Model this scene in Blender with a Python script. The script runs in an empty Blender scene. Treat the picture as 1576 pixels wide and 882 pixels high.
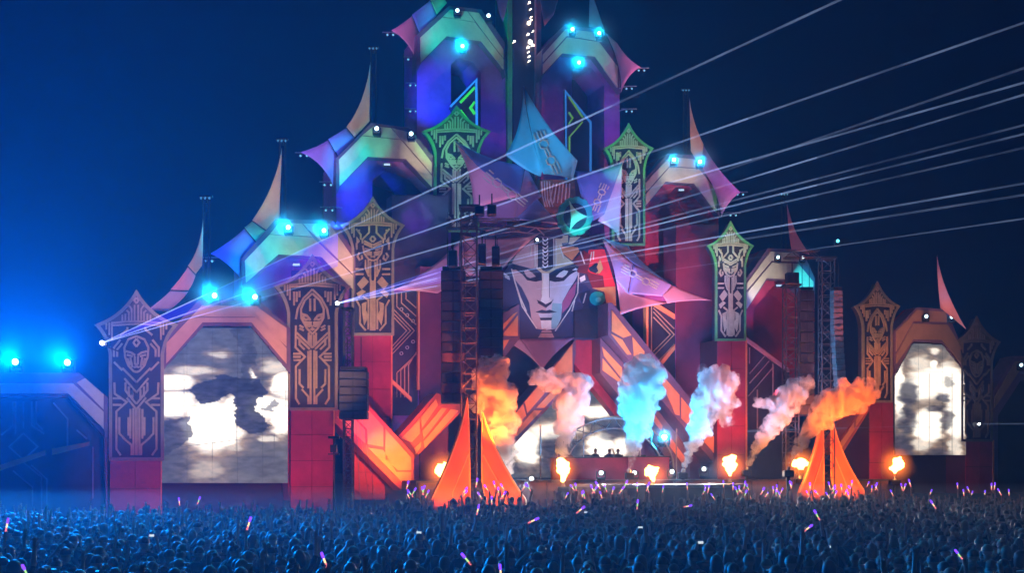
import bpy, bmesh, math, random
from mathutils import Vector, Matrix, noise
from mathutils.geometry import tessellate_polygon
R = math.radians
rnd = random.Random(7)
SC = bpy.context.scene
COL = SC.collection

# ------------------------------------------------------------------ camera
F, CX, HZ, HC = 1600.0, 788.0, 728.0, 3.1          # focal length and horizon in photo pixels, eye height in metres
cam = bpy.data.cameras.new('camera'); camo = bpy.data.objects.new('camera', cam); COL.objects.link(camo)
cam.sensor_width = 36; cam.lens = 36 * F / 1576; cam.shift_y = (HZ - 441) / 1576
cam.clip_start = 0.1; cam.clip_end = 5000
camo.location = (0, 0, HC); camo.rotation_euler = (R(90), 0, 0)
SC.camera = camo

# ------------------------------------------------------------------ world, exposure, render
w = bpy.data.worlds.new('World'); SC.world = w; w.use_nodes = True
wn = w.node_tree.nodes; wl = w.node_tree.links
bg = wn['Background']; bg.inputs[0].default_value = (.02, .1, 1, 1); bg.inputs[1].default_value = 0.007      # clear night sky
SC.view_settings.view_transform = 'Standard'; SC.view_settings.look = 'None'
SC.view_settings.exposure = 0; SC.view_settings.gamma = 1
cy = SC.cycles
cy.use_denoising = True; cy.denoiser = 'OPENIMAGEDENOISE'
cy.use_adaptive_sampling = True; cy.adaptive_threshold = .1; cy.light_sampling_threshold = .04; cy.volume_max_steps = 200; cy.volume_step_rate = 1.5; cy.adaptive_min_samples = 20
cy.max_bounces = 5; cy.diffuse_bounces = 2; cy.glossy_bounces = 2; cy.transmission_bounces = 2
cy.volume_bounces = 2; cy.transparent_max_bounces = 16
cy.sample_clamp_indirect = 4; cy.caustics_reflective = False; cy.caustics_refractive = False

# ------------------------------------------------------------------ wash lights (coloured stage floods)
def lamp(name, loc, target, color, power, cone=70, blend=.6, radius=.15):
    l = bpy.data.lights.new(name, 'SPOT'); l.color = color; l.energy = power
    l.spot_size = R(cone); l.spot_blend = blend; l.shadow_soft_size = radius
    o = bpy.data.objects.new(name, l); COL.objects.link(o); o.location = loc
    d = Vector(target) - Vector(loc)
    o.rotation_euler = d.to_track_quat('-Z', 'Y').to_euler()
    return o

# ------------------------------------------------------------------ vertical planes of the stage
class Pl:
    """a vertical plane through the column px at depth Y, turned by deg (its right end farther away)"""
    def __init__(s, px, Y, deg=24):
        s.p0 = Vector(((px - CX) / F * Y, Y, 0)); a = R(deg)
        s.t = Vector((math.cos(a), math.sin(a), 0)); s.n = Vector((math.sin(a), -math.cos(a), 0))
    def pt(s, px, py, d=0.0):
        u = (px - CX) / F
        t = (s.n.dot(s.p0) + d) / (u * s.n.x + s.n.y)
        return Vector((u * t, t, HC + t * (HZ - py) / F))
    def loc(s, px, d=0.0):
        v = s.pt(px, HZ, d); v.z = 0; return v
    def scale(s, px):                                 # metres per pixel at that column
        return s.pt(px, HZ).y / F
def at(px, py, Y):
    return Vector(((px - CX) / F * Y, Y, HC + Y * (HZ - py) / F))

# ------------------------------------------------------------------ materials
MATS = {}
def mat(name, col, rough=.6, var=.18, scale=1.5, bump=.0, metal=0.0, sheen=0.0, spec=.4):
    if name in MATS: return MATS[name]
    m = bpy.data.materials.new(name); m.use_nodes = True; n = m.node_tree.nodes; l = m.node_tree.links
    b = n['Principled BSDF']; b.inputs['Roughness'].default_value = rough; b.inputs['Metallic'].default_value = metal
    b.inputs['Specular IOR Level'].default_value = spec
    if sheen: b.inputs['Sheen Weight'].default_value = sheen
    tc = n.new('ShaderNodeTexCoord'); nz = n.new('ShaderNodeTexNoise'); nz.inputs['Scale'].default_value = scale
    nz.inputs['Detail'].default_value = 6; nz.inputs['Roughness'].default_value = .65
    l.new(tc.outputs['Object'], nz.inputs['Vector'])
    mr = n.new('ShaderNodeMapRange'); mr.inputs[1].default_value = .3; mr.inputs[2].default_value = .7
    mr.inputs[3].default_value = 1 - var; mr.inputs[4].default_value = 1 + var
    l.new(nz.outputs['Fac'], mr.inputs[0])
    mx = n.new('ShaderNodeVectorMath'); mx.operation = 'SCALE'; mx.inputs[0].default_value = col
    l.new(mr.outputs[0], mx.inputs['Scale']); l.new(mx.outputs[0], b.inputs['Base Color'])
    if bump:
        bp = n.new('ShaderNodeBump'); bp.inputs['Strength'].default_value = bump; bp.inputs['Distance'].default_value = .05
        n2 = n.new('ShaderNodeTexNoise'); n2.inputs['Scale'].default_value = scale * 6; n2.inputs['Detail'].default_value = 4
        l.new(tc.outputs['Object'], n2.inputs['Vector']); l.new(n2.outputs['Fac'], bp.inputs['Height']); l.new(bp.outputs[0], b.inputs['Normal'])
    MATS[name] = m; return m
def emis(name, col, s):
    if name in MATS: return MATS[name]
    m = bpy.data.materials.new(name); m.use_nodes = True; n = m.node_tree.nodes; n.clear()
    o = n.new('ShaderNodeOutputMaterial'); e = n.new('ShaderNodeEmission'); e.inputs[0].default_value = (*col, 1); e.inputs[1].default_value = s
    m.node_tree.links.new(e.outputs[0], o.inputs[0]); MATS[name] = m; return m

CREAM = mat('cream_panel', (.62, .57, .46), .5, .14, 1.2, .05)
WARMLIT = mat('warm_lit_panel', (.78, .33, .14), .5, .12, 1.2, .05)  # cream panels with the warm orange light put into their colour
TRIM = mat('purple_trim', (.16, .09, .17), .5, .15, 2)
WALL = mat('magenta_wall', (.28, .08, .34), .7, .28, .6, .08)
REDW = mat('crimson_wall', (.4, .032, .075), .6, .26, .7, .08)
DARK = mat('dark_wall', (.025, .02, .04), .7, .2, 1)
NAVY = mat('navy_panel', (.028, .026, .06), .55, .2, 2)
GOLD = mat('gold_relief', (.5, .36, .22), .45, .18, 3)
FRAME = mat('totem_frame', (.3, .27, .19), .5, .15, 2)
SEAM = mat('seam', (.05, .03, .06), .7)
BLACK = mat('black_metal', (.02, .02, .022), .45, .2, 6, 0, .3)
ALU = mat('aluminium', (.34, .34, .36), .4, .2, 8, 0, .8)
CAB = mat('speaker_cabinet', (.03, .03, .037), .6, .25, 5, .1)
GRILLE = mat('speaker_grille', (.05, .05, .06), .5, .2, 20, .2)
SCRIM = mat('scrim_panel', (.14, .085, .085), .8, .2, 3)
SAILL = mat('sail_lavender', (.38, .3, .52), .75, .1, 1, .05)
SAILB = mat('sail_blue', (.12, .16, .42), .75, .1, 1, .05)
SAILC = mat('sail_cyan', (.12, .42, .6), .75, .1, 1, .05)
SAILP = mat('sail_pink', (.62, .3, .4), .75, .1, 1, .05)
SAILT = mat('sail_tan', (.5, .42, .3), .75, .1, 1, .05)
SAILD = mat('sail_plum', (.24, .15, .3), .75, .1, 1, .05)
TEAL = mat('teal_emblem', (.02, .36, .36), .5, .12, 2)
TEALL = mat('teal_light', (.16, .62, .58), .5, .1, 2)

# ------------------------------------------------------------------ object helpers
FINE = {'circuit_lines', 'circuit_rings', 'carved_relief', 'crown_relief', 'ornament_lines', 'outline_lines', 'chain_relief', 'headpiece_lines', 'bracing', 'chord_bars'}
def obj(name, verts, faces, m, parent=None, smooth=False):
    me = bpy.data.meshes.new(name); me.from_pydata([tuple(v) for v in verts], [], faces)
    return link(name, me, m, parent, smooth)
def link(name, me, m, parent=None, smooth=False):
    if m and not len(me.materials): me.materials.append(m)
    if smooth:
        me.polygons.foreach_set('use_smooth', [True] * len(me.polygons))
    o = bpy.data.objects.new(name, me); COL.objects.link(o)
    if parent: attach(o, parent)
    return o
def attach(o, p):
    def world(q):
        m = Matrix.Translation(q.location)
        return world(q.parent) @ q.matrix_parent_inverse @ m if q.parent else m
    o.parent = p; o.matrix_parent_inverse = world(p).inverted()
def frombm(name, bm, m, parent=None, smooth=False):
    bmesh.ops.recalc_face_normals(bm, faces=bm.faces[:])
    me = bpy.data.meshes.new(name); bm.to_mesh(me); bm.free()
    o = link(name, me, m, parent, smooth)
    if name in FINE: o['kind'] = 'stuff'              # line work too fine to pick apart singly
    return o
def tag(o, label, cat, group=None, kind=None):
    if label: o['label'] = label
    if cat: o['category'] = cat
    if group: o['group'] = group
    if kind: o['kind'] = kind
    return o
def thing(name, loc, label, cat, group=None):
    o = bpy.data.objects.new(name, None); COL.objects.link(o); o.location = loc; o.empty_display_size = .3
    return tag(o, label, cat, group)
def add_prism(bm, front, vec):
    a = [bm.verts.new(p) for p in front]; b = [bm.verts.new(Vector(p) + vec) for p in front]
    k = len(a)
    if k > 4 or k == 4:
        for tr in tessellate_polygon([[Vector(p) for p in front]]):
            bm.faces.new([a[i] for i in tr]); bm.faces.new([b[i] for i in tr[::-1]])
    else: bm.faces.new(a); bm.faces.new(b[::-1])
    for i in range(k): bm.faces.new((a[i], b[i], b[(i + 1) % k], a[(i + 1) % k]))
def prism(name, pl, poly, d, thick, m, parent=None):
    """polygon given in photo pixels, laid on plane pl moved d metres forward, thick metres deep"""
    bm = bmesh.new(); add_prism(bm, [pl.pt(x, y, d) for x, y in poly], -pl.n * thick)
    return frombm(name, bm, m, parent)
def add_box(bm, c, sx, sy, sz, rot=None):
    r = bmesh.ops.create_cube(bm, size=1, matrix=Matrix.Translation(c) @ (rot.to_4x4() if rot else Matrix()) @ Matrix.Diagonal((sx, sy, sz, 1)))
    return r
def add_bar(bm, a, b, rad, n=6, rad2=None):
    a = Vector(a); b = Vector(b); d = b - a
    if d.length < 1e-5: return
    q = d.to_track_quat('Z', 'Y').to_matrix().to_4x4()
    bmesh.ops.create_cone(bm, cap_ends=True, segments=n, radius1=rad, radius2=rad if rad2 is None else rad2, depth=d.length, matrix=Matrix.Translation((a + b) / 2) @ q)
def bez(p0, c, p1, n=8):
    return [tuple((1-t)**2*a + 2*t*(1-t)*b + t*t*e for a, b, e in zip(p0, c, p1)) for t in [i / n for i in range(n + 1)]]
def strip2d(pts, w, closed=False):
    """flat mitred quads along a polyline in 2D -> list of quads"""
    P = [Vector(p) for p in pts]; n = len(P); out = []; L = []; Rr = []
    for i in range(n):
        a = P[(i - 1) % n] if (closed or i) else None; b = P[(i + 1) % n] if (closed or i < n - 1) else None
        d1 = (P[i] - a).normalized() if a is not None else None; d2 = (b - P[i]).normalized() if b is not None else None
        d = d1 if d2 is None else d2 if d1 is None else (d1 + d2)
        if d.length < .2: d = d2
        d = d.normalized(); nn = Vector((-d.y, d.x))
        k = 1.0
        if d1 is not None and d2 is not None:
            k = 1 / max(.5, nn.dot(Vector((-d2.y, d2.x))))
        L.append(P[i] + nn * w / 2 * k); Rr.append(P[i] - nn * w / 2 * k)
    for i in range(n if closed else n - 1):
        j = (i + 1) % n; out.append((L[i], L[j], Rr[j], Rr[i]))
    return out
def relief(name, pl, lines, w, d, thick, m, parent):
    """raised line work on a plane; lines in photo pixels, w in pixels"""
    bm = bmesh.new()
    for ln in lines:
        for q in strip2d(ln, w): add_prism(bm, [pl.pt(p[0], p[1], d) for p in q], -pl.n * thick)
    return frombm(name, bm, m, parent)
def patch(name, corners, mids, m, parent, n=10, thick=.04, bow=0.0):
    """tensioned fabric: Coons patch between four curved edges, corners and mids as (px, py, depth)"""
    A, B, C, D = corners; m1, m2, m3, m4 = mids
    mid = lambda p, q, c: c if c else tuple((a + b) / 2 for a, b in zip(p, q))
    e1 = [Vector(v) for v in bez(A, mid(A, B, m1), B, n)]; e2 = [Vector(v) for v in bez(B, mid(B, C, m2), C, n)]
    e3 = [Vector(v) for v in bez(D, mid(D, C, m3), C, n)]; e4 = [Vector(v) for v in bez(A, mid(A, D, m4), D, n)]
    vs = []
    for j in range(n + 1):
        v = j / n
        for i in range(n + 1):
            u = i / n
            p = e1[i]*(1-v) + e3[i]*v + e4[j]*(1-u) + e2[j]*u - (Vector(A)*(1-u)*(1-v) + Vector(B)*u*(1-v) + Vector(D)*(1-u)*v + Vector(C)*u*v)
            p.z -= bow * 16 * u * (1 - u) * v * (1 - v)
            vs.append(at(*p))
    nv = len(vs); fs = []
    back = [p + (p - Vector((0, 0, HC))).normalized() * thick for p in vs]
    idx = lambda i, j: j * (n + 1) + i
    for j in range(n):
        for i in range(n):
            q = (idx(i, j), idx(i, j + 1), idx(i + 1, j + 1), idx(i + 1, j)); fs.append(q); fs.append(tuple(nv + k for k in q[::-1]))
    rim = [idx(i, 0) for i in range(n)] + [idx(n, j) for j in range(n)] + [idx(i, n) for i in range(n, 0, -1)] + [idx(0, j) for j in range(n, 0, -1)]
    for k in range(len(rim)):
        a, b = rim[k], rim[(k + 1) % len(rim)]; fs.append((a, b, nv + b, nv + a))
    return obj(name, vs + back, fs, m, parent, True)

def volmat(name, col, dens, ecol=None, es=0, aniso=0.0):
    m = bpy.data.materials.new(name); m.use_nodes = True; n = m.node_tree.nodes; n.clear(); o = n.new('ShaderNodeOutputMaterial'); v = n.new('ShaderNodeVolumePrincipled')
    v.inputs['Color'].default_value = (*col, 1); v.inputs['Density'].default_value = dens; v.inputs['Anisotropy'].default_value = aniso
    if ecol: v.inputs['Emission Color'].default_value = (*ecol, 1); v.inputs['Emission Strength'].default_value = es
    m.node_tree.links.new(v.outputs[0], o.inputs['Volume']); return m
def falloff(m, sock, peak, p=2.0):
    """let a volume thin out from the middle of its mesh to nothing at the rim"""
    n = m.node_tree.nodes; l = m.node_tree.links; v = [q for q in n if q.type == 'PRINCIPLED_VOLUME'][0]
    tc = n.new('ShaderNodeTexCoord'); d = n.new('ShaderNodeVectorMath'); d.operation = 'DISTANCE'; d.inputs[1].default_value = (.5, .5, .5)
    mr = n.new('ShaderNodeMapRange'); mr.inputs[1].default_value = 0; mr.inputs[2].default_value = .48; mr.inputs[3].default_value = 1; mr.inputs[4].default_value = 0
    pw = n.new('ShaderNodeMath'); pw.operation = 'POWER'; pw.inputs[1].default_value = p; mu = n.new('ShaderNodeMath'); mu.operation = 'MULTIPLY'; mu.inputs[1].default_value = peak
    l.new(tc.outputs['Generated'], d.inputs[0]); l.new(d.outputs['Value'], mr.inputs[0]); l.new(mr.outputs[0], pw.inputs[0]); l.new(pw.outputs[0], mu.inputs[0]); l.new(mu.outputs[0], v.inputs[sock]); return m
# planes: each tier stands farther back towards the middle of the stage
P_FL = Pl(80, 44.5); P_A = Pl(210, 46.2); P_LW = Pl(345, 48.2); P_B = Pl(482, 50.0)
P_L2 = Pl(455, 54.0); P_C = Pl(574, 55.6); P_L3 = Pl(592, 59.0); P_D = Pl(703, 61.5)
P_T = Pl(710, 66.0); P_TR = Pl(895, 69.0); P_E = Pl(967, 64.5); P_R3 = Pl(1050, 70.0)
P_F = Pl(1126, 66.0); P_R2 = Pl(1200, 70.0); P_G = Pl(1356, 65.8); P_RW = Pl(1432, 67.5); P_H = Pl(1504, 69.0); P_FR = Pl(1560, 71.0)


# ------------------------------------------------------------------ stage wash lights (plane, aimed px/py, metres in front, lamp px/py offset, colour, level, radius)
CYAN = (.0, .7, 1); BLUE = (.02, .1, 1); GREEN = (.08, 1, .3); WARMW = (1, .88, .68); PINKL = (1, .34, .32); REDL = (1, .08, .16); MAGL = (1, .12, .34); ORL = (1, .2, .02); LILAC = (.62, .5, 1); PURP = (.5, .12, 1)
WK = 16.0; HAZE = .0015
WASH = [
 (P_FL, 80, 640, 8, -40, 90, BLUE, .5, 6), (P_A, 210, 560, 8, 60, 120, (1, .62, .6), .9, 4.5), (P_A, 210, 745, 6, 0, 20, MAGL, .7, 3),
 (P_LW, 345, 520, 8, 0, 170, PINKL, 1.5, 5), (P_LW, 345, 765, 4, 40, 8, MAGL, 2.6, 4.5), (P_LW, 275, 430, 8, -30, 60, (.9, .5, .6), .8, 3),
 (P_B, 481, 520, 8, 40, 140, (1, .5, .26), 2.1, 4), (P_B, 481, 700, 6, 20, 40, REDL, 1.6, 3.2),
 (P_L2, 392, 402, 4, 14, 60, CYAN, 3.8, 1.5), (P_L2, 440, 370, 4, -10, 50, (.02, 1, .72), 2.0, 1.5), (P_L2, 528, 398, 4, 70, 10, PINKL, 1.8, 1.3), (P_L2, 352, 390, 4, -50, 20, BLUE, 5, 1.5), (P_L2, 425, 280, 7, -50, 30, (.9, 1, .55), 1.0, 2.6), (P_L2, 480, 430, 2.5, 0, 20, PURP, 1.0, 1.4),
 (P_C, 574, 430, 8, 30, 150, (1, .66, .4), 1.7, 4), (P_C, 574, 330, 7, -50, 30, GREEN, .7, 1.8), (P_C, 574, 620, 7, 20, 60, MAGL, 1.7, 4),
 (P_L3, 534, 256, 4, 10, 50, (.0, .72, 1), 4.4, 1.5), (P_L3, 575, 222, 4, -20, 50, (.0, 1, .6), 1.9, 1.2), (P_L3, 642, 236, 4, 60, 10, (1, .86, .6), 1.3, 1.3), (P_L3, 545, 312, 4, -30, 40, (.01, .08, 1), 10, 1.5), (P_L3, 640, 330, 4, 10, 30, PURP, 1.8, 1.4), (P_L3, 560, 150, 7, -60, 20, (1, .9, .5), .9, 2.4), (P_L3, 495, 235, 6, -50, 20, (.4, .2, 1), 2.4, 1.8),
 (P_D, 695, 200, 7, -50, 50, GREEN, 2.2, 2.6), (P_D, 703, 290, 7, -50, 60, (.3, .95, .75), 1.0, 2.8),
 (P_T, 664, 150, 5, -22, 14, (.01, .08, 1), 11, 2.0), (P_T, 705, 45, 6, -40, 40, (.0, .85, .75), 2.6, 3.0), (P_T, 760, 190, 5, 20, 40, (.1, .05, 1), 1.4, 2.4), (P_T, 620, 40, 6, -40, 20, (.8, .3, 1), 1.6, 2),
 (P_TR, 895, 72, 5, 30, 20, (.03, .75, .75), 1.7, 2.6), (P_TR, 850, 180, 5, -10, 10, (.55, .06, .5), .9, 2.2), (P_TR, 935, 180, 5, 40, -10, (.06, .08, 1), 2.0, 2.2), (P_TR, 965, 100, 8, 30, 30, (.8, .35, 1), .8, 2),
 (P_E, 966, 235, 7, -30, 40, GREEN, 1.9, 2.2), (P_E, 968, 320, 7, -30, 60, (.05, .8, .8), 1.5, 2.6),
 (P_D, 765, 285, 14, 20, 30, (.45, .4, 1), .75, 3.4), (P_E, 840, 210, 9, -30, 60, (.02, .6, 1), 1.5, 3.2), (P_E, 930, 300, 12, -10, 30, (.3, .3, 1), 1.6, 2.6), (P_E, 886, 333, 9, 10, 30, (.1, 1, .95), 1.7, 1.4),
 (P_E, 838, 445, 9, 0, 90, (.52, .68, 1), 2.3, 2.9), (P_E, 925, 420, 6, 20, 60, (1, .55, .45), 3.0, 1.5), (P_E, 1000, 430, 7, 40, 110, (1, .4, .55), 1.5, 3.4), (P_E, 960, 400, 7, 0, 60, (.3, .35, 1), 1.2, 2),
 (P_C, 690, 420, 7, 60, 90, (1, .36, .5), 1.1, 3.4),
 (P_R3, 1050, 256, 4, 0, 40, (1, .86, .78), 1.5, 2.1), (P_R3, 1055, 420, 9, 10, 110, REDL, .9, 4.4), (P_R3, 1110, 285, 8, 40, 40, (.6, .25, .9), 1.0, 2.6), (P_R3, 1066, 190, 8, 30, 30, (1, .6, .5), .5, 2.4),
 (P_F, 1122, 375, 7, -20, 60, (.35, 1, .35), 1.9, 2), (P_F, 1125, 455, 7, 30, 80, (.75, .65, 1), 1.3, 3), (P_F, 1126, 620, 7, 10, 70, REDL, 1.2, 3.4),
 (P_R2, 1172, 436, 3, 18, 45, (1, .88, .72), 3.0, 1.7), (P_R2, 1238, 432, 3, 20, 20, (.0, .75, 1), 6.0, 1.4), (P_R2, 1190, 520, 8, 0, 90, REDL, .7, 3.4), (P_R2, 1160, 470, 6, 20, 40, BLUE, 2.0, 1.4),
 (P_G, 1351, 530, 8, -20, 130, (1, .62, .3), 1.0, 4), (P_G, 1356, 690, 6, 0, 30, REDL, .5, 3), (P_RW, 1430, 500, 8, 10, 120, (1, .55, .36), .8, 3.4), (P_RW, 1430, 730, 7, 0, 10, REDL, .4, 3), (P_H, 1504, 580, 8, 0, 100, (1, .7, .55), .35, 4), (P_G, 1460, 450, 8, 20, 60, (1, .4, .36), .5, 2),
 (P_C, 590, 690, 6, 10, 40, ORL, 4.6, 3.4), (P_C, 662, 650, 6, 20, 50, ORL, 3.0, 2.6), (P_E, 840, 590, 6, 0, 80, ORL, 2.4, 3.6), (P_E, 960, 545, 6, 10, 90, (1, .4, .16), 2.4, 3.2), (P_E, 1060, 650, 6, 10, 50, ORL, 2.6, 3.2),
 (P_C, 640, 500, 8, 20, 110, MAGL, .7, 4.0), (P_E, 1030, 540, 9, 10, 100, MAGL, .55, 4.4), (P_E, 790, 490, 7, -20, 80, ORL, 1.0, 2.2)]
for pl_, tx_, ty_, ds_, ox_, oy_, c_, lv_, rd_ in WASH:
    tp_ = pl_.pt(tx_, ty_); lp_ = pl_.pt(tx_ + ox_, ty_ + oy_, ds_); lp_.z = max(.6, lp_.z); r_ = (tp_ - lp_).length
    lamp('wash_light', lp_, tp_, c_, WK * lv_ * r_ * r_, 2 * math.degrees(math.atan(rd_ * 1.05 / r_)), .8, .12)

# ================================================================== SETTING
def ground():
    vs = []; fs = []; xs = [-2500, -300, -80, -30, 0, 30, 80, 300, 2500]; ys = [-800, -50, 0, 20, 40, 60, 90, 300, 3000]
    for y in ys:
        for x in xs: vs.append((x, y, 0))
    k = len(xs)
    for j in range(len(ys) - 1):
        for i in range(k - 1): fs.append((j*k+i, j*k+i+1, (j+1)*k+i+1, (j+1)*k+i))
    m = mat('trampled_grass', (.035, .04, .022), .95, .5, .6, .4)
    tag(obj('ground', vs, fs, m), 'dark trampled festival field under the crowd', None, None, 'structure')
ground()

# ================================================================== ARCH TOWERS
def shape(name, pl, poly, d, back, thick, m, parent):
    bm = bmesh.new(); add_prism(bm, [pl.pt(x, y, d) - pl.n * back for x, y in poly], -pl.n * thick)
    return frombm(name, bm, m, parent)
def tower(name, label, pl, OB, FI, panels, bottom, opening, xl=None, xr=None, depth=2.6, body=WALL, pmat=CREAM, back=DARK, cat='stage tower', group='arched stage towers'):
    xs = [p[0] for p in OB]; xl = xl or min(xs); xr = xr or max(xs)
    t = thing(name, pl.loc((xl + xr) / 2), label, cat, group)
    prism('arch_trim', pl, OB + FI[::-1], .12, .9, TRIM, t)
    for p in panels:
        prism('arch_panel', pl, p, .2, .12, pmat, t)
    top = [(min(max(x, xl + .6), xr - .6), y + 1) for x, y in OB[1:-1]]
    poly = [(xl + .6, bottom)] + top + [(xr - .6, bottom)] + opening
    shape('tower_wall', pl, poly, -.4, 0, depth, body, t)
    bk = [(xl + 2, bottom)] + [(x, y + 4) for x, y in top] + [(xr - 2, bottom)]
    shape('rear_wall', pl, bk, -.4, depth, .25, back, t)
    return t
def larch(OL, T1, T2, OR, IL, I1, I2, IR, S1, S2, T, Rr, g=1.3):
    """panels of an arch whose seams run on its right leg"""
    a = [OL, S1, S2, Rr, IR, I2, I1, IL]
    b = [(S1[0] + g * .7, S1[1] - g), T1, (T[0] - g, T[1]), (S2[0] - g * .2, S2[1] - g)]
    c = [(T[0] + g * .8, T[1]), T2, OR, (Rr[0], Rr[1] - g * 2)]
    return [a, b, c]
def horn(parent, pts, mats=None):
    """pts: list of panels, each (corners, mids)"""
    for i, (c, m) in enumerate(pts):
        patch('horn_panel', c, m, mats[i % len(mats)], parent, 8, .12)
def mast(parent, px, y0, y1, Y):
    bm = bmesh.new(); a = at(px, y1, Y); b = at(px, y0, Y); s = .14
    for dx, dy in ((-s, -s), (s, -s), (-s, s), (s, s)): add_bar(bm, a + Vector((dx, dy, 0)), b + Vector((dx, dy, 0)), .03, 5)
    n = int((b - a).length / .45); z = a.z
    for i in range(n):
        k = 1 if i % 2 else -1
        add_bar(bm, (a.x - s * k, a.y - s, z), (a.x + s * k, a.y - s, z + .45), .018, 4)
        add_bar(bm, (a.x - s, a.y - s * k, z), (a.x - s, a.y + s * k, z + .45), .018, 4); z += .45
    frombm('mast', bm, BLACK, parent)
    bm = bmesh.new(); add_box(bm, b + Vector((0, -.05, .1)), .6, .2, .08); add_bar(bm, b + Vector((0, 0, -.2)), b + Vector((0, 0, .12)), .06)
    frombm('mast_head', bm, BLACK, parent)
    for dx in (-.2, 0, .2):
        bm = bmesh.new(); add_bar(bm, b + Vector((dx, -.2, .02)), b + Vector((dx, -.26, -.06)), .045, 8); frombm('mast_lamp', bm, emis('mast_lamp', (.2, .6, .9), .45), parent)

# far side wing with a circuit-pattern panel, cut by the frame edge
t = tower('wing_arch', 'blue lit side wing with diamond circuit panel at the far outer end', P_FL,
    [(-110, 668), (-110, 625), (-50, 574), (122, 574), (166, 612), (166, 672)],
    [(-106, 668), (-88, 650), (-45, 607), (105, 607), (160, 662), (162, 672)],
    [[(-106, 664), (-106, 632), (-48, 590), (112, 590), (159.5, 634), (159.5, 661), (105, 606), (-45, 606)], [(118, 589), (131, 582), (159.5, 607), (159.5, 631)]],
    806, [(164, 800), (160, 672), (105, 612), (-45, 612), (-106, 672), (-108, 800)], depth=1.0, body=TRIM, back=mat('wing_back', (.05, .06, .12), .7, .2, 1))
CIRC = mat('circuit_line', (.3, .3, .36), .5, .15, 2)
def lines_at(name, pl, lines, w, d, m, parent, thick=.05): return relief(name, pl, lines, w, d, thick, m, parent)
lines_at('circuit_lines', P_FL, [[(34, 636), (58, 666), (34, 700), (13, 688), (13, 684), (36, 666)][:0] or [(36, 667), (58, 688), (36, 708), (14, 688), (36, 667)],
    [(20, 618), (20, 655), (2, 670)], [(24, 618), (24, 668)], [(36, 618), (36, 660)], [(49, 618), (49, 655), (68, 668)], [(56, 618), (56, 652), (66, 662)],
    [(82, 620), (104, 645), (104, 690)], [(118, 662), (134, 676)], [(143, 688), (143, 768)], [(36, 712), (64, 735), (64, 790)], [(48, 716), (72, 738), (72, 790)], [(20, 725), (50, 750), (50, 790)]], 2.6, -1.2, CIRC, t)
P_FLr = P_FL
prism('cross_beam', P_FL, [(0, 716), (70, 693), (70, 701), (0, 725)], -.9, .2, WARMLIT, t)
prism('cross_beam', P_FL, [(80, 691), (138, 680), (138, 686), (80, 701)], -.9, .2, WARMLIT, t)

# wing around the large video screen
t = tower('wing_arch', 'salmon-lit arch framing the larger video screen, red wall below', P_LW,
    [(250, 575), (250, 522), (306, 462), (398, 462), (447, 506), (447, 575)],
    [(252, 571), (253, 570), (313, 502), (386, 502), (441, 568), (443, 571)],
    larch((256, 528), (311, 470), (393, 470), (441, 505), (256, 560), (312, 496), (387, 496), (441, 560), (293, 489), (400, 489), (372, 471), (441, 536)),
    792, [(443, 741), (443, 571), (387, 504), (311, 504), (249, 571), (248, 747)], xl=247, xr=448, depth=1.4, body=REDW, pmat=mat('pink_lit_panel', (.6, .36, .3), .5, .12, 1.2, .05))  # salmon tone puts the pinkish light into the cream fascia
LW = t
YH = 47.4
horn(t, [(((312.7, 335, YH), (311, 409, YH + .6), (301, 422, YH + .5), (289, 409, YH - .2)), ((313, 380, YH + .3), None, None, (308, 385, YH - .1))),
         (((289, 411, YH - .2), (301, 424, YH + .5), (290, 447, YH + .5), (262, 446, YH - .4)), (None, (297, 438, YH + .5), None, (279, 428, YH - .3))),
         (((262, 448, YH - .4), (290, 449, YH + .5), (257, 480, YH + .4), (228, 477, YH - 1)), (None, (278, 466, YH + .5), None, (246, 463, YH - .8)))], [SAILT, SAILP, SAILL])
mast(t, 318, 306, 470, 49.5)

# second tier
t = tower('arch_tower', 'second-tier tower with cyan arch between the two outer carved totems', P_L2,
    [(372, 440), (372, 398), (424, 337), (512, 339), (547, 390), (547, 455)],
    [(376, 437), (391, 433), (430, 393), (494, 397), (542, 446), (546, 452)],
    larch((377, 401), (430, 342), (507, 344), (543, 396), (379, 435), (429, 391), (495, 395), (543, 445), (415, 361), (481, 365), (466, 344), (543, 424)),
    600, [(530, 600), (530, 440), (494, 404), (462, 402), (448, 418), (448, 600)])
YH = 53.0
horn(t, [(((434, 226, YH), (430, 338, YH + .6), (414, 357, YH + .5), (388, 339, YH - .3)), ((431, 300, YH + .4), None, None, (424, 290, YH - .1))),
         (((388, 341, YH - .3), (414, 359, YH + .5), (398, 377, YH + .5), (376, 350, YH - .4)), (None, (406, 368, YH + .5), None, None)),
         (((376, 352, YH - .4), (398, 379, YH + .5), (373, 433, YH + .4), (323, 390.5, YH - 1.2)), (None, (376, 398, YH + .5), (352, 402, YH - .3), (354, 373, YH - .9)))], [SAILT, mat('sail_green', (.14, .5, .3), .75, .1, 1), mat('sail_azure', (.14, .26, .7), .75, .1, 1)])
mast(t, 435, 218, 345, 54.8)

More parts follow.
